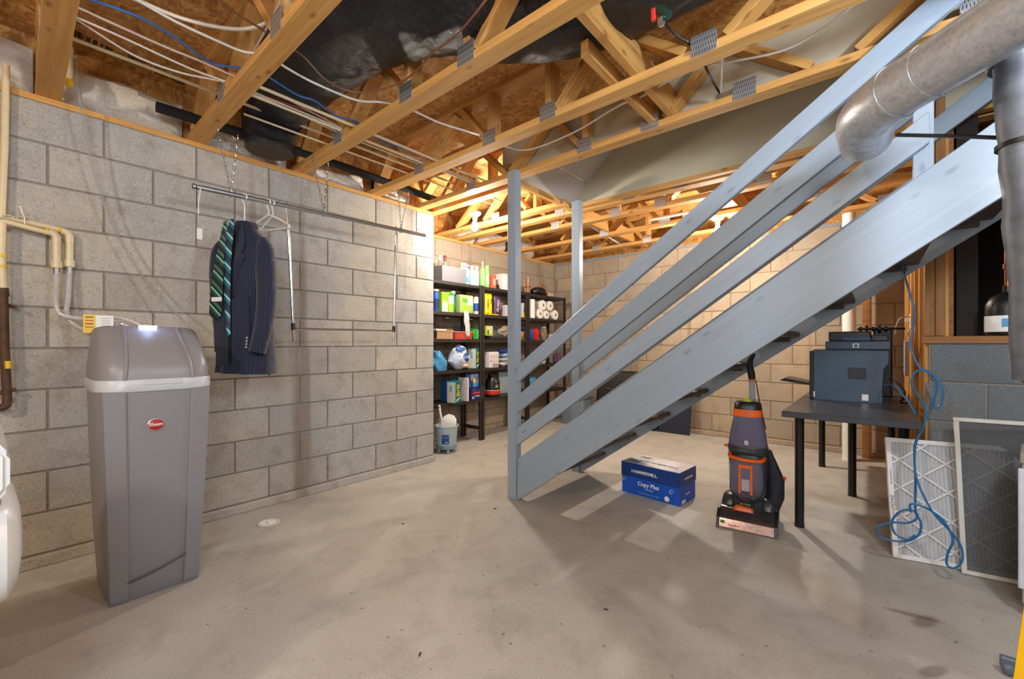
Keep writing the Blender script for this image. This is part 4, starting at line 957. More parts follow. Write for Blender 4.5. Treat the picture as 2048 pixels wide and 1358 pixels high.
# little black lens-like gadget on the feeder and cables behind
t = thing('paper_trays', 'black label machine with spools behind the printer', 'label printer', (.0,4.10,DZ))
obj('machine_body', B((-.01,-.06,0),(.095,.12,.50), .01), PRTD, t)
for k in range(5): obj('spool', lathe([(0,-.008),(.03 if k % 2 else .018,-.008),(.03 if k % 2 else .018,.008),(0,.008)], 16, axis='x', c=(-.08+.035*k,-.075,.49)), BLACKP, t, True)
obj('spool_axle', lathe([(.008,-.10),(.008,.16)], 8, axis='x', c=(.0,-.075,.49)), BLACKP, t)
t.name = 'label_machine'
for i, (dz, l) in enumerate([(.0,'black power cord bunched behind the printer, upper loop'),(.05,'black power cord bunched behind the printer, lower loop')]):
    one('black_cable', tube([(.07,3.60,DZ+.16-dz),(.11,3.56,DZ+.14-dz),(.14,3.55,DZ+.08-dz*.5),(.12,3.58,DZ+.02),(.15,3.62,DZ+.012),(.165,3.75,DZ+.02)], .005, 7, sm=5), BLACKP, l, 'cord', smooth=True)
one('network_cable', tube([aty(1770,770,3.5), aty(1790,772,3.3), aty(1805,790,3.15), aty(1815,800,3.05), Vector((.16,2.98,DZ+.02))], .005, 8, sm=5), BLUEC, 'blue network cable plugged in behind the printer', 'cable', smooth=True)

# outlet, power strip, white cord on the stud
t = thing('power_strip', 'white power strip hanging on the studs beside the printer', 'power strip', (.176,4.28,1.02))
obj('strip_body', B((-.012,-.022,-.16),(.012,.022,.10), .005), OFFW, t)
for k in range(5): obj('socket', cbox((-.0125,0,-.12+.045*k),(.002,.026,.03), .0008), PAPERW, t)
t = thing('wall_outlet', 'white outlet plate on the stud above the half wall', 'outlet', (.2,4.32,1.26), -PI/2); obj('outlet_plate', B((-.035,-.004,-.06),(.035,0,.06), .0015), WHITE, t); obj('outlet_plug', B((-.03,-.03,.0),(-.005,-.004,.03), .003), OFFW, t)
one('outlet_cable', tube([aty(1820,634,4.28), aty(1802,636,4.2), aty(1793,650,4.26), aty(1791,668,4.3)], .004, 7, sm=5), OFFW, 'short white cord curling out of the outlet', 'cord', smooth=True)
one('outlet_cable', tube([aty(1822,655,4.28), aty(1813,672,4.27), aty(1808,684,4.28)], .004, 7, sm=5), TAN, 'short tan cord from the outlet into the power strip', 'cord', smooth=True)

# blue cable
c1 = [(1800,505),(1808,547),(1818,582),(1829,625),(1824,667),(1822,696),(1840,736),(1869,752),(1885,779),(1882,808),(1872,817),(1867,805),(1874,773),(1863,748),(1843,739),(1826,751),(1825,773),(1845,805),(1853,826),(1845,858),(1831,885),(1829,920),(1831,964),(1831,1022),(1842,1046),(1836,1071),(1807,1083),(1762,1075),(1753,1057),(1782,1045),(1815,1046),(1834,1036),(1828,1022),(1803,1022),(1784,1042),(1790,1067),(1815,1079),(1830,1070)]
def cpts(c, y0, y1): return [aty(a, b, y0+(y1-y0)*min(1, max(0, (b-740)/260))+.006*math.sin(i*1.7)) for i, (a, b) in enumerate(c)]
one('network_cable', tube(cpts(c1, 3.05, 2.80), .0048, 8, sm=6), BLUEC, 'blue network cable hanging in loops in front of the furnace filter', 'cable', smooth=True)
c2 = [(1838,868),(1830,900),(1833,956),(1864,1022),(1901,1063),(1922,1093),(1924,1122),(1908,1136),(1894,1129),(1895,1108),(1905,1085),(1900,1062),(1880,1035),(1850,1015),(1822,1008),(1821,1024)]
one('network_cable', tube(cpts(c2, 3.0, 2.77), .0046, 8, sm=6), BLUEC, 'blue network cable with a drooping end across the filter', 'cable', smooth=True)
one('network_cable', tube([aty(1806,480,3.10), aty(1803,515,3.08), aty(1808,547,3.05)], .004, 8, sm=4), BLACKP, 'dark upper end of the blue cable under the stringer', 'cable', smooth=True)

# ------------------------------------------------------------------ furnace filter and window screen
def leaning(name, label, cat, p0, p1, h, lean, thick):
    x = (Vector(p1)-Vector(p0)); wd = x.length; x.normalize(); n = Vector((x.y,-x.x,0))   # n points to the room
    z = (Vector((0,0,1))*math.cos(lean) - n*math.sin(lean)); y = z.cross(x)
    t = thing(name, label, cat, tuple(p0)); t.matrix_world = Matrix.Translation(p0) @ Matrix((x, y, z)).transposed().to_4x4(); return t, wd
FP0 = atz(1787,1116,0); FP1 = FP0+Vector((.455,.10,0)).normalized()*.50
t, wd = leaning('furnace_filter', 'white cardboard furnace filter leaning on the half wall', 'filter', FP0, FP1, .63, math.radians(13), .022)
t.location.z = .004
hF = .605; bw = .022
fm = plain('filter_card', (232,232,232), .8, var=.03)
for lo, hi in (((0,0,0),(wd,.024,bw)), ((0,0,hF-bw),(wd,.024,hF)), ((0,0,bw),(bw,.024,hF-bw)), ((wd-bw,0,bw),(wd,.024,hF-bw))): obj('frame_strip', B(lo, hi, .001), fm, t)
me_pl = bmesh.new(); NP = 30
pts = []
for i in range(NP*2+1):
    pts.append((bw+(wd-2*bw)*i/(NP*2), .016 if i % 2 else .005))
A = [me_pl.verts.new((x,y,bw)) for x,y in pts]; C_ = [me_pl.verts.new((x,y,hF-bw)) for x,y in pts]
for i in range(len(A)-1): me_pl.faces.new((A[i],A[i+1],C_[i+1],C_[i]))
obj('pleated_media', me_pl, plain('filter_media', (206,208,212), .9, var=.05), t); 
def strap(a, b, w_=.008):
    a = Vector((a[0],0,a[1])); b = Vector((b[0],0,b[1])); d = b-a; L = d.length; o = obj('lattice_strap', B((0,-.001,-w_/2),(L,.003,w_/2)), fm, t)
    ang = math.atan2(d.z, d.x); o.matrix_local = Matrix.Translation(a) @ Matrix.Rotation(-ang, 4, 'Y'); return o
sx, sz = (wd-2*bw)/2.5, (hF-2*bw)/4
x0, z0 = bw, bw; x1, z1 = wd-bw, hF-bw
def clipline(px, pz, dx, dz):
    ts = []
    tmin, tmax = -9, 9
    for p, d, lo, hi in ((px,dx,x0,x1),(pz,dz,z0,z1)):
        a, b = (lo-p)/d, (hi-p)/d; a, b = min(a,b), max(a,b); tmin, tmax = max(tmin,a), min(tmax,b)
    if tmax-tmin > .05: strap((px+dx*tmin, pz+dz*tmin), (px+dx*tmax, pz+dz*tmax))
for k in range(-4, 8):
    clipline(x0, z0+k*sz*1.0+.03, sx, sz*1.0); clipline(x0, z0+k*sz*1.0+.07, sx, -sz*1.0)
text('size_print', '20x25x1', .022, Vector((.0115,-.001,.27)), Matrix(((0,1,0),(0,0,-1),(-1,0,0))), BLACK, t)
for i, zz2 in enumerate((.50,.20)): text('edge_print', 'FURNACE FILTER', .010, Vector((.0115,-.001,zz2-.1*(i == 0))), Matrix(((0,1,0),(0,0,-1),(-1,0,0))), plain('print_grey', (120,120,124), .6), t)
SP0 = atz(1921,1146,0); SP1 = SP0+Vector((.34,.055,0))
t, wd = leaning('window_screen', 'framed grey insect screen leaning in front of the filter', 'window screen', SP0, SP1, .75, math.radians(8.5), .012)
t.location.z = .004; hS = .735; bw = .019; wm = plain('screen_frame_white', (214,212,206), .5)
for lo, hi in (((0,-.02,0),(wd,-.008,bw)), ((0,-.02,hS-bw),(wd,-.008,hS)), ((0,-.02,bw),(bw,-.008,hS-bw)), ((wd-bw,-.02,bw),(wd,-.008,hS-bw))): obj('frame_bar', B(lo, hi, .002), wm, t)
obj('screen_mesh', B((bw-.004,-.0145,bw-.004),(wd-bw+.004,-.0135,hS-bw+.004)), SCREEN, t)

# ------------------------------------------------------------------ right edge: furnace corner, jug, ladder, caster
t = thing('furnace_cabinet', 'grey white sheet metal appliance edge at the right border', 'furnace', tuple(atz(2044,1236,.0)), math.radians(-10.5))
obj('side_panel', B((.0,-.0,.05),(.45,.25,.62), .012), plain('panel_grey', (168,172,182), .35, var=.1, scale=12), t); obj('panel_flange', B((-.010,-.014,.12),(.016,.0,.60), .004), plain('flange_white', (206,212,226), .35), t)
obj('panel_base', B((.01,.02,0),(.40,.24,.05)), plain('panel_base_grey', (110,108,108), .5), t); obj('top_cap', B((-.005,-.012,.62),(.46,.26,.66), .006), plain('panel_tan', (150,140,134), .5), t)
t = thing('step_ladder', 'yellow fibreglass ladder rail at the bottom right corner', 'ladder', (.42,.98,0))
pA, pB = aty(2078,1372,1.02), aty(2102,1215,1.02); o_ = t.location
dl_ = (pA-pB).normalized(); o = lumber('side_rail', tuple(pA+dl_*(pA.z-.01)/-dl_.z-o_), tuple(pB-dl_*.10-o_), .045, .028, plain('ladder_yellow', (250,196,10), .35), t, up=(RT.x,RT.y,0)); obj('rail_foot', cbox(tuple(pA+dl_*(pA.z-.02)/-dl_.z-o_), (.05,.05,.04), .004), BLACKP, t)
t = thing('caster', 'blue grey plastic caster at the lower right corner', 'caster', tuple(atz(2016,1350,.0)))
obj('caster_wheel', lathe([(0,-.012),(.018,-.012),(.021,-.006),(.021,.006),(.018,.012),(0,.012)], 20, axis='x', c=(0,0,.023)), plain('caster_blue_grey', (92,106,122), .45), t, True); obj('caster_fork', B((-.018,-.012,.02),(.04,.012,.06), .004), plain('caster_blue_grey', (92,106,122), .45), t)
jg = aty(2006,660,3.19); t = thing('dark_jug', 'black domed bottle with a white and blue label on the half wall', 'jug', (jg.x+.02,3.22,ZP+.038))
obj('jug_body', lathe([(.07,0),(.078,.01),(.078,.13),(.076,.16),(.062,.19),(.03,.215),(.018,.22),(.018,.25)], 28), BLACKP, t, True); obj('jug_label', lathe([(.0795,.02),(.0795,.10)], 28), WHITE, t, True); obj('label_picture', B((-.03,-.0815,.045),(.04,-.079,.085)), SKYB, t)
for k in range(6): a = -2.4+k*.5; obj('jug_rivet', lathe([(0,.004),(.004,.002),(.005,0)], 8, c=(.079*math.cos(a),.079*math.sin(a),.15)), CHROME, t)
obj('copper_stub', lathe([(.012,.25),(.012,.33),(.017,.335),(.017,.36),(.012,.365),(.012,.52)], 14), COPPER, t, True)
one('copper_pipe', tube([aty(2052,640,2.5), aty(2036,660,2.5), aty(2030,690,2.5), aty(2036,725,2.5), aty(2052,765,2.5)], .009, 10, sm=5), COPPER, 'bent copper pipe at the right edge above the window screen', 'pipe', smooth=True)
# things behind the stairs
one('pvc_stack', lathe([(.055,0),(.055,.02),(.052,.022),(.052,ZT)], 24, c=(0,0,0)), WHITE, 'tall white plastic drain stack against the back wall', 'pipe', (-.185,5.1,0), smooth=True)
one('stack_shade_strip', B((-.035,-.02,0),(.035,.02,ZT), .003), PINE_D, 'dark strip standing in for the shade beside the white drain stack', 'board', (-.06,5.3,0))  # dark upright modelled in place of the shade next to the stack
for i, (a, b, l) in enumerate([((1175,448),(1240,488),'white pipe, left of three under the far trusses'),((1240,488),(1330,478),'white pipe, crosswise under the far trusses'),((1300,440),(1400,420),'white pipe, right of three under the far trusses')]):
    one('drain_pipe', tube([atz(*a,2.40), atz(*b,2.40)], .014, 10), WHITE, l, 'pipe', smooth=True)
# dark suitcase or cabinet panel and folded things behind the stairs at the floor
t = thing('folded_table', 'dark folded panel leaning on the back wall behind the stairs', 'folding table', (-2.47,5.15,0), math.radians(6)); 
pn = obj('panel_top', B((-.42,-.02,.02),(.42,.02,.74), .03), BLACKM, t, rot=(math.radians(-9),0,0))
for k in (-1,1): obj('panel_leg', tube([(-.3,-.03,.2+.3*(k>0)),(.3,-.03,.12+.3*(k>0))], .010, 8), plain('leg_grey', (90,86,84), .4, .6), t, rot=(math.radians(-9),0,0))
t = thing('picture_frames', 'dark navy panel leaning on the back wall right of the far post', 'panel', (-1.88,5.22,0), 0); obj('panel_sheet', B((-.2,-.012,0),(.2,.012,.62), .003), flat('navy_dark', (24,34,54)), t, rot=(math.radians(-10),0,0)); obj('panel_edge', B((-.215,-.016,0),(-.2,.016,.625), .002), TAN, t, rot=(math.radians(-10),0,0))
t.name = 'leaning_sheet'
t = thing('storage_tote', 'grey blue plastic tote standing below the end of the shelves', 'tote', (-3.14,5.02,0), .05); obj('tote_body', loft([(0,0,0,.17,.13,6),(0,0,.36,.20,.16,6)], 24, 6), plain('tote_grey', (130,150,166), .45, **{'Transmission_Weight': .2}), t, True); obj('tote_lid', loft([(0,0,.36,.215,.175,6),(0,0,.385,.21,.17,6)], 24, 6), plain('tote_lid_grey', (92,104,116), .45), t, True)
o = lumber('wall_strip', (-1.905,3.10,1.45), (-1.905,3.10,2.2), .02, .02, PINE); tag(o, 'thin pale wood strip fixed beside the far newel post', 'strip')
# ------------------------------------------------------------------ shelving units on the shelf wall
XF, XB = -3.39, -3.715                       # front and back leg lines
LV = [1.75, 1.43, 1.145, .815, .47]
def unit(y0, y1, label, levels=LV, topz=1.76):
    t = thing('shelf_unit', label, 'shelf', (XB, (y0+y1)/2, 0), 0, 'black storage shelf units'); oy = t.location.y
    for x in (XF-.014, XB+.014):
        for y in (y0+.013, y1-.013): obj('upright', B((x-.016-XB,y-.013-oy,0),(x+.016-XB,y+.013-oy,topz), .002), SHELFB, t)
    for z in levels: obj('shelf_board', B((0,y0+.004-oy,z-.032),(XF-XB,y1-.004-oy,z), .002), SHELFB, t)
    for y in (y0+.013, y1-.013): obj('foot_rail', B((.0,y-.008-oy,.12),(XF-XB,y+.008-oy,.145)), SHELFB, t)
    return t
unit(2.62, 3.43, 'black storage shelf unit nearest the end of the block wall')
unit(3.445, 4.265, 'black storage shelf unit in the middle, behind the near newel post')
unit(4.28, 5.15, 'black storage shelf unit in the corner, topped with an antler basket', LV, 1.76)
def yat(px, X=XF): r_ = ray(px, 687); return r_.y*(X/r_.x)
def zat(px, py, X=XF): return atx(px, py, X).z
# generic packages.  Local frame: +x is the side that faces the room
def place(nm, label, cat, px, lv, dx=.0, rz=0, grp=None):
    X = XF-.075-dx; return thing(nm, label, cat, (X, yat(px, X), LV[lv]+.0008), rz, grp)
def bottle(nm, label, cat, px, lv, h, r, mat, capm, cap=.12, neck=.35, lab=None, dx=0, sx=1, sy=1):
    t = place(nm, label, cat, px, lv, dx); hb = h*(1-cap)
    obj('bottle_body', lathe([(r*.9,0),(r,h*.03),(r,hb*.72),(r*.85,hb*.85),(r*neck,hb*.97),(r*neck,hb)], 20, sx=sx, sy=sy), mat, t, True)
    obj('cap', lathe([(r*neck*1.25,hb),(r*neck*1.25,h*.99),(r*neck*1.1,h)], 16), capm, t, True)
    if lab: obj('label_wrap', lathe([(r*1.012,hb*.18),(r*1.012,hb*.62)], 20, sx=sx, sy=sy), lab, t, True)
    return t
def pack(nm, label, cat, px, lv, w_, h, d, mat, rz=0, dx=0, panels=(), bev=.004, dz=0, taper=None):
    t = place(nm, label, cat, px, lv, dx, rz); t.location.z += dz
    obj('box_body', B((-d/2,-w_/2,0),(d/2,w_/2,h), bev, taper), mat, t)
    for i, (a, b, c, e, m) in enumerate(panels):      # fractions of the front face
        obj('printed_panel', B((d/2-.001,-w_/2+a*w_,b*h),(d/2+.0012+.0003*i,-w_/2+c*w_,e*h)), m, t)
    return t
# --- top shelf
t = place('clear_bin', 'large frosted clear bin at the left end of the top shelf', 'bin', 896, 0, .03)
bn = bmesh.new(); box(bn, (-.11,-.16,0),(.10,.16,.004)); box(bn, (.10,-.165,0),(.104,.165,.16)); box(bn, (-.114,-.165,0),(-.11,.165,.16)); box(bn, (-.114,-.169,0),(.104,-.165,.16)); box(bn, (-.114,.165,0),(.104,.169,.16)); obj('bin_shell', bn, FROST, t)
bottle('wine_bottle', 'dark bottle with a brown top standing in the frosted bin', 'bottle', 890, 0, .285, .035, GLASSY, plain('cap_brown', (90,50,40), .4), .2, .38, OFFW, .03).location.z += .005
bottle('wine_bottle', 'clear bottle with a white and dark top left inside the bin', 'bottle', 880, 0, .28, .033, GLASSY, OFFW, .2, .38, None, .05).location.z += .005
t = bottle('detergent_bottle', 'pale blue detergent bottle with a see-through side', 'bottle', 932, 0, .225, .062, flat('pale_steel_blue', (140,172,206)), OFFW, .1, .45, None, .0, .6, 1); obj('blue_label', B((.030,-.03,.03),(.039,.0,.09), .004), SKYB, t)
bottle('detergent_bottle', 'pale mint green bottle behind the blue detergent', 'bottle', 927, 0, .27, .055, flat('pale_mint', (200,236,200)), flat('pale_mint2', (214,240,214)), .1, .5, None, .12)
bottle('spray_bottle', 'white bottle just right of the pale blue detergent', 'bottle', 944, 0, .23, .030, OFFW, WHITE, .1, .55, LIGHTB)
bottle('spray_bottle', 'white printed bottle left of the green tubes', 'bottle', 953, 0, .23, .030, OFFW, WHITE, .1, .55, flat('lilac_print', (214,210,228)))
t = bottle('caulk_tube', 'mint green caulk tube with a pointed nozzle', 'tube', 965.5, 0, .30, .034, MINT, plain('nozzle_cream', (230,210,160), .4), .18, .25, None)
bottle('caulk_tube', 'mint green canister right of the pointed caulk tube', 'tube', 974, 0, .262, .028, MINT, MINT, .04, .95, flat('mint_light', (176,228,170)))
pack('orange_carton', 'orange red carton on the top shelf beside the grey tote', 'carton', 985.5, 0, .058, .165, .06, flat('orange_red', (206,92,62)), panels=((.1,.2,.9,.75,flat('salmon_print', (226,140,110))),(.3,.3,.6,.66,OFFW)))
pack('black_pouch', 'small black pouch right of the orange carton', 'pouch', 993, 0, .055, .06, .05, BLACK, bev=.012)
t = place('lidded_tote', 'pale grey lidded tote at the middle of the top shelf', 'tote', 1012, 0, .07); obj('tote_body', loft([(0,0,0,.11,.155,6),(0,0,.185,.12,.175,6)], 24, 6), plain('tote_pale', (204,204,208), .45), t, True); obj('tote_lid', loft([(0,0,.185,.125,.18,6),(0,0,.20,.12,.175,6)], 24, 6), OFFW, t, True)
# corner unit top: basket of sticks and a dark bag
t = place('stick_bundle', 'bundle of pale sticks standing in a wire basket on the corner unit', 'sticks', 1055, 0)
for k in range(12):
    a = k*2.4; obj('stick', tube([(.02*math.cos(a),.03*math.sin(a),0),(.04*math.cos(a),.05*math.sin(a),.15+.03*(k%3))], .006, 6), plain('stick_peach', (226,176,136), .5) if k % 2 else plain('stick_brown', (150,100,70), .5), t)
obj('basket_ring', tube([(.04*math.cos(i*.524),.055*math.sin(i*.524),.09) for i in range(13)], .003, 5), BLACKM, t)
t = place('tool_bag', 'black open bag with leather straps on the corner unit', 'bag', 1077, 0, .02); obj('bag_body', blob((0,0,.05),(.09,.12,.065), .12, 6, 3, 4, .001), BLACK, t, True)
for k in range(3): obj('strap', tube([(.03,-.08+.05*k,.10),(.06,-.05+.05*k,.17-.02*k),(.06,.0+.05*k,.13),(.05,.06+.03*k,.07)], .006, 6, sm=4), plain('leather', (150,90,60), .5), t, True)
pack('tan_parcel', 'small tan parcel at the right end of the corner unit top', 'parcel', 1098, 0, .13, .055, .08, flat('parcel_tan', (196,176,150)), bev=.012)
# --- level 1
bottle('aerosol_can', 'royal blue cleaning bottle leftmost on the second shelf', 'bottle', 871.5, 1, .23, .035, BLUEP, OFFW, .08, .8, NAVYP)
pack('cleaner_carton', 'lime green carton with white chart on the second shelf', 'carton', 886, 1, .085, .21, .07, GRASSG, panels=((.08,.02,.9,.5,OFFW),(.08,.6,.95,.97,flat('lime_dark', (120,180,30)))))
pack('cleaner_carton', 'lime carton with a white top panel beside the chart carton', 'carton', 898, 1, .072, .215, .07, GRASSG, panels=((.05,.42,.95,.82,OFFW),(.1,.85,.9,.98,GREEND)))
bottle('pump_bottle', 'dark green bottle with a white trigger top', 'bottle', 906.5, 1, .235, .024, TEAL, WHITE, .12, .7, GREEND)
t = pack('paper_bag', 'green and white flexible pack with cup pictures on the second shelf', 'pack', 929, 1, .20, .205, .09, flat('sage_print', (150,176,110)), bev=.014, panels=((.1,.10,.7,.42,GRASSG),(.55,.45,.92,.9,flat('pale_sage', (206,216,190))),(.15,.6,.5,.8,flat('leaf_print', (90,160,50)))))
obj('cup_emblem', lathe([(0,.004),(.024,.003),(.025,0)], 16, axis='x', c=(.046,.045,.15)), flat('lilac_light', (190,180,200)), t)
bottle('white_jug', 'white and navy canister at the right end of the second shelf', 'canister', 952.5, 1, .215, .036, OFFW, NAVYP, .05, .9, flat('cobalt', (30,70,150)))
t = place('plastic_bag', 'crumpled printed plastic bag hanging over the second shelf edge', 'bag', 935, 2, -.095); t.location.z = 1.155
bg = blob((0,0,.16),(.018,.045,.15), .25, 7, 3, 11); 
for v in bg.verts: v.co.y += (.31-v.co.z)*.10-.02; v.co.y *= (.55+v.co.z*1.4)
obj('bag_film', bg, plain('bag_speckle', (200,196,196), .4, var=.45, scale=60), t, True)
def crisp_bag(nm, label, px, lv, w_, h, mat, texts, seed, rz=0, dx=0, d=.07, tilt=0):
    t = place(nm, label, 'bag', px, lv, dx, rz); b = bmesh.new(); N, K = 14, 12; F = []
    for side in (1, -1):
        g = []
        for j in range(N+1):
            row = []
            for i in range(K+1):
                u, v = i/K*2-1, j/N; puff = (1-u**4)*(1-(2*v-1)**6)
                row.append(b.verts.new((side*(d/2*puff+.006)+.007*noise.noise(Vector((u*3, v*6, seed+side)))*(puff+.2), u*w_/2*(1-.05*math.sin(v*PI))+.003*noise.noise(Vector((u*5, v*9, seed))), v*h)))
            g.append(row)
        F.append(g)
        for j in range(N):
            for i in range(K): b.faces.new((g[j][i], g[j][i+1], g[j+1][i+1], g[j+1][i]))
    bmesh.ops.remove_doubles(b, verts=b.verts[:], dist=.0001)
    obj('bag_film', b, mat, t, True)
    for (s, sz, yy, zz_, m, sp) in texts: text('bag_print', s, sz, Vector((d/2+.010,yy,zz_)), 'x', m, t, spin=sp)
    return t
crisp_bag('snack_bag', 'bright yellow bag with black lettering on the middle unit', 975, 1, .13, .26, YELP, (('24', .06, .03, .16, BLACK, PI/2),('CEREAL', .038, -.035, .13, BLACK, PI/2)), 1)
crisp_bag('snack_bag', 'purple and pink bag with white sideways lettering beside the yellow bag', 993, 1, .12, .245, PURP, (('GUIED', .05, -.018, .12, WHITE, PI/2-.12),('OATS', .034, .028, .12, PINK, PI/2-.12)), 2)
pack('grey_carton', 'pale grey carton with a small white label behind the purple bag', 'carton', 1012, 1, .12, .14, .10, flat('carton_pinkgrey', (190,182,188)), panels=((.3,.2,.6,.6,OFFW),))
one('folded_wrapper', blob((0,0,.008),(.03,.09,.010), .2, 6, 2, 3, 0), YELP, 'crumpled yellow wrapper lying under the purple bag', 'wrapper', (XF-.03, yat(992), LV[1]), smooth=True)
pack('rice_carton', 'white carton with yellow foot and blue letter on the corner side', 'carton', 1045.5, 1, .09, .19, .07, OFFW, panels=((.0,.02,1,.28,YELP),(.3,.35,.8,.8,BLUEP)))
# paper towels: five rolls lying with ends out, one standing behind
rr = [(1076,.066,.0,.0),(1094,.058,.0,.0),(1114,.066,.0,.0),(1086,.072,.118,.0),(1104,.066,.118,.02)]
lbls = ['bottom left of the five lying rolls','bottom middle of the five lying rolls','bottom right of the five lying rolls','upper left of the five lying rolls','upper right of the five lying rolls']
Ys = [4.565,4.712,4.925,4.635,4.80]; RS = [.068,.060,.070,.070,.068]; ZZ = [.068,.060,.070,.188,.190]
for i in range(5):
    t = thing('paper_towel_roll', 'white paper towel roll, '+lbls[i], 'paper towel', (XF-.02, Ys[i], LV[1]+ZZ[i]+.001), 0, 'paper towel rolls'); R_ = RS[i]
    obj('roll', lathe([(.016,.0),(R_*.9,.0),(R_,-.008),(R_,-.25),(.016,-.25)], 26, axis='x'), PAPERW, t, True); obj('core', lathe([(.0165,.001),(.0165,-.02),(0,-.02)], 14, axis='x'), plain('core_brown', (110,90,76), .8), t, True)
t = thing('paper_towel_roll', 'white paper towel roll standing upright left of the lying rolls', 'paper towel', (XF-.06, 4.40, LV[1]+.001), 0, 'paper towel rolls'); obj('roll', lathe([(.055,0),(.06,.005),(.06,.245),(.055,.25),(.016,.25)], 24), PAPERW, t, True)
# --- level 2
t = place('wicker_basket', 'woven tan basket leftmost on the third shelf', 'basket', 882, 2, -.02); bw_ = bmesh.new()
for k in range(16): box(bw_, (.060,-.105+.0135*k,.002),(.066,-.097+.0135*k,.085))
box(bw_, (-.06,-.11,.0),(.06,.11,.006)); box(bw_, (-.066,-.115,.082),(.07,.115,.092)); obj('basket_weave', bw_, plain('wicker', (196,160,126), .7), t); obj('basket_core', B((-.055,-.10,.006),(.058,.10,.08)), plain('wicker_dark', (110,84,64), .8), t)
t = place('red_tray', 'clear tray of red patterned packets on the third shelf', 'tray', 922, 2, -.02); obj('tray_body', loft([(0,0,0,.055,.13,6),(0,0,.075,.065,.15,6)], 24, 6), plain('red_pattern', (190,70,54), .4, var=.6, scale=120), t, True); obj('tray_rim', loft([(0,0,.075,.07,.155,6),(0,0,.083,.07,.155,6)], 24, 6), plain('tray_rim', (214,150,130), .3), t, True)
pack('paper_stack', 'white papers sticking out above the wicker basket', 'papers', 877, 2, .14, .012, .09, OFFW, dz=.093, bev=.001)
pack('tan_card_box', 'small tan printed card box behind the basket', 'box', 897, 2, .10, .045, .03, TAN, dx=.10, dz=.075)
pack('chalk_sign', 'dark blue board with pale writing on the third shelf', 'sign', 914, 2, .15, .15, .015, flat('slate_navy', (30,40,54)), dx=.15, panels=((.1,.3,.4,.6,LIGHTB),))
pack('green_box', 'bright green box at the right end of the third shelf', 'box', 948, 2, .11, .12, .09, flat('kelly_green', (24,150,50)), dz=.0, panels=((.55,.1,.95,.9,flat('light_green', (90,200,110))),(.7,.6,.95,.9,LIGHTB)))
bottle('green_tin', 'small dark tin holding the green box level on the third shelf', 'tin', 941, 2, .10, .03, GREEND, BLACK, .06, .9, None, .10)
pack('food_box', 'lime and peach carton leftmost on the middle unit third shelf', 'carton', 976, 2, .105, .115, .06, flat('lime_soft', (196,206,60)), dz=.045, panels=((.03,.62,.97,.98,flat('peach_print', (226,196,164))),(.08,.1,.35,.58,GREEND),(.42,.3,.9,.56,OFFW)))
t = place('wire_rack', 'black lidded tray under the lime carton', 'tray', 992, 2, -.01); obj('tray_body', B((-.07,-.16,0),(.07,.16,.043), .006), BLACKM, t); obj('tray_wire', tube([(.072,-.155,.008),(.072,-.155,.038),(.072,.155,.038),(.072,.155,.008)], .002, 5), STEEL, t)
t = place('folded_bag', 'rumpled grey and tan folded fabric on the third shelf', 'fabric', 1010, 2, .02); t.location.z += .045; obj('fabric_fold', blob((0,0,.06),(.07,.13,.06), .2, 5, 3, 21, .0), plain('fabric_greige', (150,142,128), .9, var=.3, scale=14), t, True); obj('fabric_fold', blob((.03,.03,.085),(.05,.10,.03), .25, 6, 3, 22), plain('fabric_tan', (186,150,100), .9), t, True)
t = place('striped_cloth', 'blue and white striped cloth at the end of the middle unit', 'cloth', 1026, 2, -.02); obj('cloth_fold', blob((0,0,.03),(.06,.10,.03), .2, 6, 3, 23, .0), plain('cloth_blue_white', (190,200,216), .8, var=.3, scale=40), t, True)
t = place('food_pouch', 'dark blue and tan snack pouch between the middle and corner units', 'pouch', 1043, 2, .0); obj('pouch_body', blob((0,0,.06),(.03,.07,.065), .15, 6, 3, 31, .0), flat('tan_pouch', (176,130,84)), t, True); obj('pouch_top', blob((0,0,.12),(.02,.05,.02), .2, 6, 2, 32), NAVYP, t, True)
t = place('tin_can', 'shiny blue can in front of the red bag on the corner unit', 'can', 1060, 2, .0); obj('can_body', lathe([(.04,0),(.045,.01),(.045,.13),(.04,.14)], 20), BLUEP, t, True)
t = place('red_bag', 'crinkled bright red bag on the corner unit', 'bag', 1070, 2, .0); obj('bag_film', blob((0,0,.075),(.05,.075,.08), .2, 6, 3, 41, .0), RED, t, True)
t = place('glass_jar', 'clear jar of ornaments with a pale lid beside the red bag', 'jar', 1086, 2, .01); obj('jar_content', blob((0,0,.075),(.045,.05,.07), .3, 9, 3, 43, .0), plain('jar_gold', (186,146,96), .3, var=.7, scale=80), t, True); obj('jar_lid', lathe([(.045,.165),(.045,.185),(.0,.188)], 20), flat('jar_lid_grey', (150,170,176)), t, True); obj('jar_glass', lathe([(.052,0),(.055,.01),(.055,.14),(.045,.165)], 20), CLEAR, t, True)
pack('small_box', 'small white box with a red dot right of the jar', 'box', 1102, 2, .09, .085, .06, OFFW, panels=((.45,.5,.55,.65,REDP),(.0,.0,1,.35,flat('box_brown', (120,84,66)))))
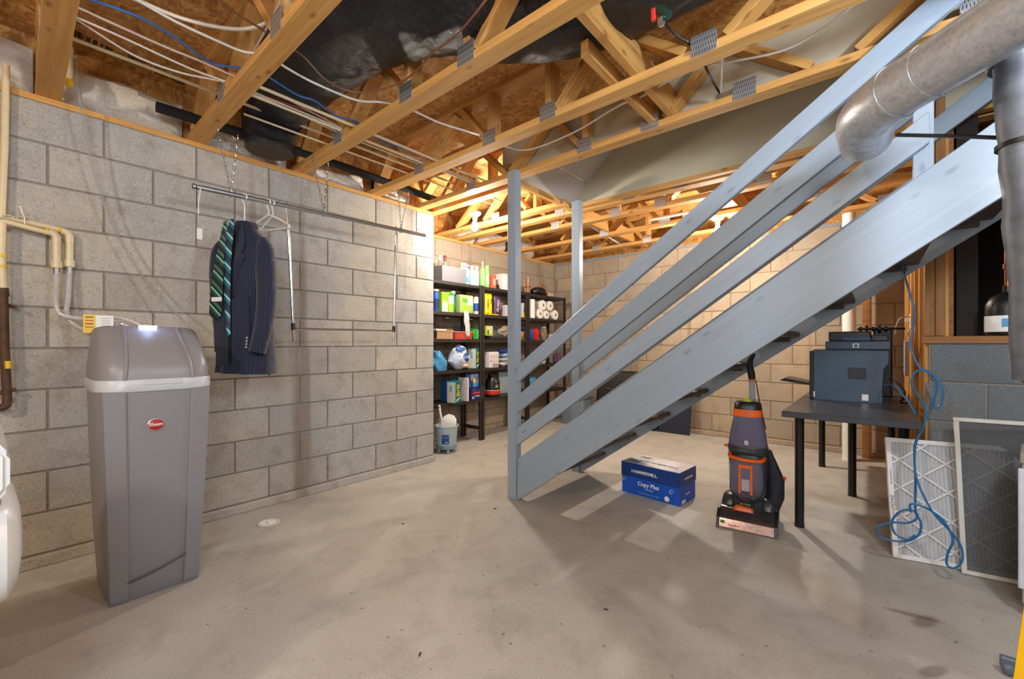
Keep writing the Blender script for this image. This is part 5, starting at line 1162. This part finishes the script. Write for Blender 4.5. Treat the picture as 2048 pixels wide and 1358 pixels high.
# --- level 3
t = place('blue_bag', 'translucent light blue plastic bag at the left of the fourth shelf', 'bag', 879, 3, -.03); bg = blob((0,0,.09),(.05,.10,.12), .2, 5, 3, 51, .0)
for v in bg.verts: v.co.y -= max(0, v.co.z-.1)*.5; v.co.z -= max(0, v.co.y)*.25
obj('bag_film', bg, plain('bag_light_blue', (84,160,214), .25, var=.25, scale=20, **{'Transmission_Weight': .2}), t, True)
t = place('diaper_pack', 'blue and white wrapped pack slumped on the fourth shelf', 'pack', 917, 3, -.02); t0 = obj('pack_film', blob((0,0,.13),(.085,.125,.135), .14, 5, 3, 61, .0), plain('film_white_blue', (186,200,224), .3, var=.3, scale=26), t, True); obj('pack_print', blob((.035,.03,.13),(.062,.075,.065), .12, 5, 3, 62), BLUEP, t, True); text('pack_word', 'LUVS', .042, Vector((.108,.03,.135)), 'x', WHITE, t); obj('pack_print', blob((.04,-.02,.22),(.045,.06,.03), .2, 5, 2, 63), flat('print_mid_blue', (60,110,190)), t, True)
obj('pack_print', blob((.055,.04,.045),(.04,.05,.025), .2, 5, 2, 64), flat('print_peach', (230,190,150)), t, True)
def salt(nm, label, px, lv, dx, h, rz, wide):
    t = pack(nm, label, 'box', px, lv, wide, h, .10, TEAL, rz=rz, dx=dx, bev=.003)
    text('box_print', '2X', h*.25, Vector((.0512,.0,h*.72)), 'x', YELP, t, bold=.0012); 
    for k in range(3): text('box_print', ('THE','ODOR','POWER')[k], h*.105, Vector((.0512,.0,h*(.54-.1*k))), 'x', YELP, t, bold=.0006)
    obj('scoop_print', tube([(.0515,-.025,h*.12),(.0515,.0,h*.17),(.0515,.035,h*.23)], .004, 6), WHITE, t); obj('scoop_print', blob((.051,-.022,h*.12),(.003,.016,h*.06), .05, 4, 1, 1), WHITE, t)
    obj('side_panel', B((-.048,-wide/2-.0013,h*.03),(.048,-wide/2+.001,h*.95)), OFFW, t); obj('side_print', B((-.02,-wide/2-.0018,h*.5),(.01,-wide/2-.001,h*.8)), plain('teal_soft', (110,170,170), .5), t); return t
salt('litter_box', 'teal and white litter box marked 2X on the fourth shelf', 948, 3, -.01, .235, math.radians(20), .11)
pack('carton_stack', 'stack of pale printed cartons on the middle unit', 'carton', 981, 3, .165, .185, .12, flat('print_white', (222,218,218)), panels=((.05,.7,.3,.8,PINK),(.35,.68,.95,.84,OFFW),(.05,.38,.3,.5,plain('p_lilac', (180,160,190), .6)),(.35,.36,.95,.54,OFFW),(.35,.06,.95,.24,plain('p_grey', (150,146,150), .6)),(.0,.30,1,.315,plain('p_line', (190,186,188), .6)),(.0,.62,1,.635,plain('p_line', (190,186,188), .6))))
t = place('folded_towels', 'blue and white folded cloths piled behind the cartons', 'cloth', 1008, 3, .06); 
for k in range(4): obj('cloth_layer', blob((0,.01*k,.03+.055*k),(.09,.15-.01*k,.032), .12, 5, 3, 70+k, .0 if k == 0 else None), [OFFW, plain('towel_grey', (170,166,168), .9), LIGHTB, plain('towel_blue', (60,96,160), .9)][k], t, True)
t = place('dark_trivet', 'white bowl stacked on a black plate at the middle unit', 'bowl', 1018, 3, -.01); obj('plate', lathe([(.05,0),(.075,.006),(.078,.012),(0,.012)], 24), BLACK, t, True); obj('bowl', lathe([(.04,.012),(.07,.035),(.078,.06),(.072,.06),(.04,.02)], 24), OFFW, t, True)
t.name = 'stacked_bowl'
crisp_bag('snack_bag', 'small purple and pink bag seen between the stair rails', 1113, 3, .15, .14, PURP, (('OATS', .04, .0, .08, PINK, PI/2),), 5, d=.06)
crisp_bag('snack_bag', 'yellow and white bag seen between the stair rails', 1083, 3, .15, .16, flat('bag_white', (232,230,226)), (('M', .05, .0, .05, YELP, 0),), 6, d=.06)
one('yellow_card', B((-.004,-.05,0),(.004,.05,.05)), YELP, 'yellow card header above the white bag behind the rails', 'card', (XF-.02, yat(1086), LV[3]+.10))
t = place('blue_bag', 'blue plastic bag sagging behind the near rails on the corner unit', 'bag', 1062, 4, 0); obj('bag_film', blob((0,0,.09),(.06,.13,.10), .2, 5, 3, 81, .0), plain('bag_light_blue', (84,160,214), .25, var=.25, scale=20, **{'Transmission_Weight': .2}), t, True)
# --- level 4
t = salt('litter_box', 'teal and white litter box marked 2X jutting from the bottom shelf', 908, 4, -.07, .235, math.radians(20), .12)
t.location.z -= 0
pack('white_book', 'thin white carton standing between the litter box and blue boxes', 'carton', 927, 4, .022, .255, .15, flat('carton_rose_white', (226,208,212)), dx=-.03, bev=.002)
pack('blue_parcel', 'blue parcel lying behind the litter box on the bottom shelf', 'parcel', 902, 4, .22, .23, .10, flat('parcel_blue', (40,100,180)), dx=.10, panels=((.5,.6,.9,.9,OFFW),))
pack('wipes_box', 'light blue and pink carton stacked above the navy carton', 'carton', 945, 4, .135, .15, .09, SKYB, dx=.01, dz=.135, panels=((.0,.55,.25,.95,flat('salmon2', (230,140,110))),(.0,.0,.22,.5,NAVYP),(.72,.3,.98,.8,PINK),(.55,.8,.98,.98,LIGHTB),(.3,.35,.5,.7,YELP)))
pack('foil_box', 'navy carton with a red and white band at the shelf edge', 'carton', 946, 4, .15, .13, .11, NAVYP, dx=-.02, panels=((.15,.5,.85,.68,REDP),(.35,.28,.85,.36,OFFW),(.05,.1,.25,.3,LIGHTB),(.1,.75,.4,.95,flat('cobalt', (30,70,150)))))
pack('tan_box', 'open tan box beside the navy carton', 'box', 957, 4, .035, .15, .11, CARD, dx=-.01)
t = place('protein_jar', 'big black supplement jar with a red band on the bottom shelf', 'jar', 985, 4, .0)
obj('jar_body', lathe([(.075,0),(.088,.008),(.090,.03),(.090,.15),(.082,.19),(.058,.225),(.05,.235)], 32), BLACKP, t, True); obj('jar_lid', lathe([(.052,.235),(.055,.238),(.055,.262),(.05,.266),(0,.266)], 32), BLACKP, t, True)
obj('red_band', lathe([(.0912,.030),(.0912,.075)], 32), plain('band_red', (200,50,40), .3), t, True); obj('white_line', lathe([(.0915,.075),(.0915,.082)], 32), OFFW, t, True); text('jar_print', '100%\nWHEY', .02, Vector((.0905,-.025,.125)), 'x', WHITE, t)
obj('yellow_strip', B((.066,.055,.085),(.074,.064,.15)), YELP, t)
t = place('ironing_sheet', 'pale blue grey board leaning behind the black jar', 'board', 1012, 4, .10, 0); obj('board_sheet', B((-.01,-.13,0),(.0,.13,.27), .003), PALEB, t)
t.name = 'leaning_board'

# ------------------------------------------------------------------ mop bucket with dustpan
bk = atz(893,903,0); t = thing('mop_bucket', 'pale blue wheeled bucket at the end of the block wall', 'bucket', (bk.x,bk.y,0), math.radians(35))
obj('bucket_body', lathe([(.085,.045),(.098,.06),(.112,.25),(.124,.262),(.124,.272),(.114,.272),(.108,.255),(.09,.06)], 32), PALEB, t, True); obj('bucket_base', lathe([(.092,.035),(.106,.045),(.103,.075)], 32), plain('bucket_base', (120,146,160), .4), t, True)
lb = obj('bucket_label', B((-.02,-.116,.10),(.052,-.104,.19), .004), flat('label_blue', (14,70,150)), t); text('label_print', 'Z MOP', .02, Vector((.016,-.1168,.165)), '-y', MINT, lb); obj('label_patch', B((.02,-.1172,.11),(.038,-.116,.125)), OFFW, lb)
for k in range(4):
    a = k*PI/2+.5; w_ = obj('caster_wheel', lathe([(0,-.01),(.020,-.01),(.020,.01),(0,.01)], 14, axis='x', c=(.075*math.cos(a),.075*math.sin(a),.020)), PALEB, t, True)
t = thing('dustpan', 'white dustpan with a hanging hole standing in the bucket', 'dustpan', (bk.x,bk.y,.20), math.radians(38)); o = obj('pan', loft([(0,-.02,0,.07,.012,4),(0,-.02,.10,.078,.016,4),(0,-.01,.15,.066,.014,3),(0,0,.18,.03,.012,3)], 24), WHITE, t, True, rot=(0,.28,0))
h = obj('pan_handle', tube([(-.045,-.01,.12),(-.062,-.01,.19),(-.075,-.01,.275)], [.012,.012,.014], 10), WHITE, t, True); obj('handle_hole', lathe([(0,-.016),(.006,-.016),(.006,.016),(0,.016)], 10, axis='y', c=(-.071,-.01,.255)), BLACK, h)
t = thing('hand_brush', 'cream hand brush standing left in the bucket', 'brush', (bk.x-.06,bk.y-.03,.20), .3); obj('brush_back', B((-.012,-.01,.0),(.012,.01,.15), .004), plain('brush_cream', (226,206,170), .5), t); obj('bristles', B((.012,-.009,.02),(.03,.009,.14)), OFFW, t)
t = thing('blue_pole', 'blue mop pole behind the bucket against the wall end', 'mop', (XF+.075,2.60,0)); obj('pole', tube([(0,0,0),(.0,-.02,.9)], .012, 10), flat('pole_blue', (20,84,130)), t, True)
obj('mop_base', B((-.05,-.03,0),(.05,.03,.03), .006), flat('pole_blue', (20,84,130)), t)
# soft and scattered things state their kind
for o in list(COL.objects):
    if o.parent is None and o.get('category') in ('cloth','fabric','papers','sticks','debris','insulation','wrapper') and 'kind' not in o.keys(): o['kind'] = 'thing'
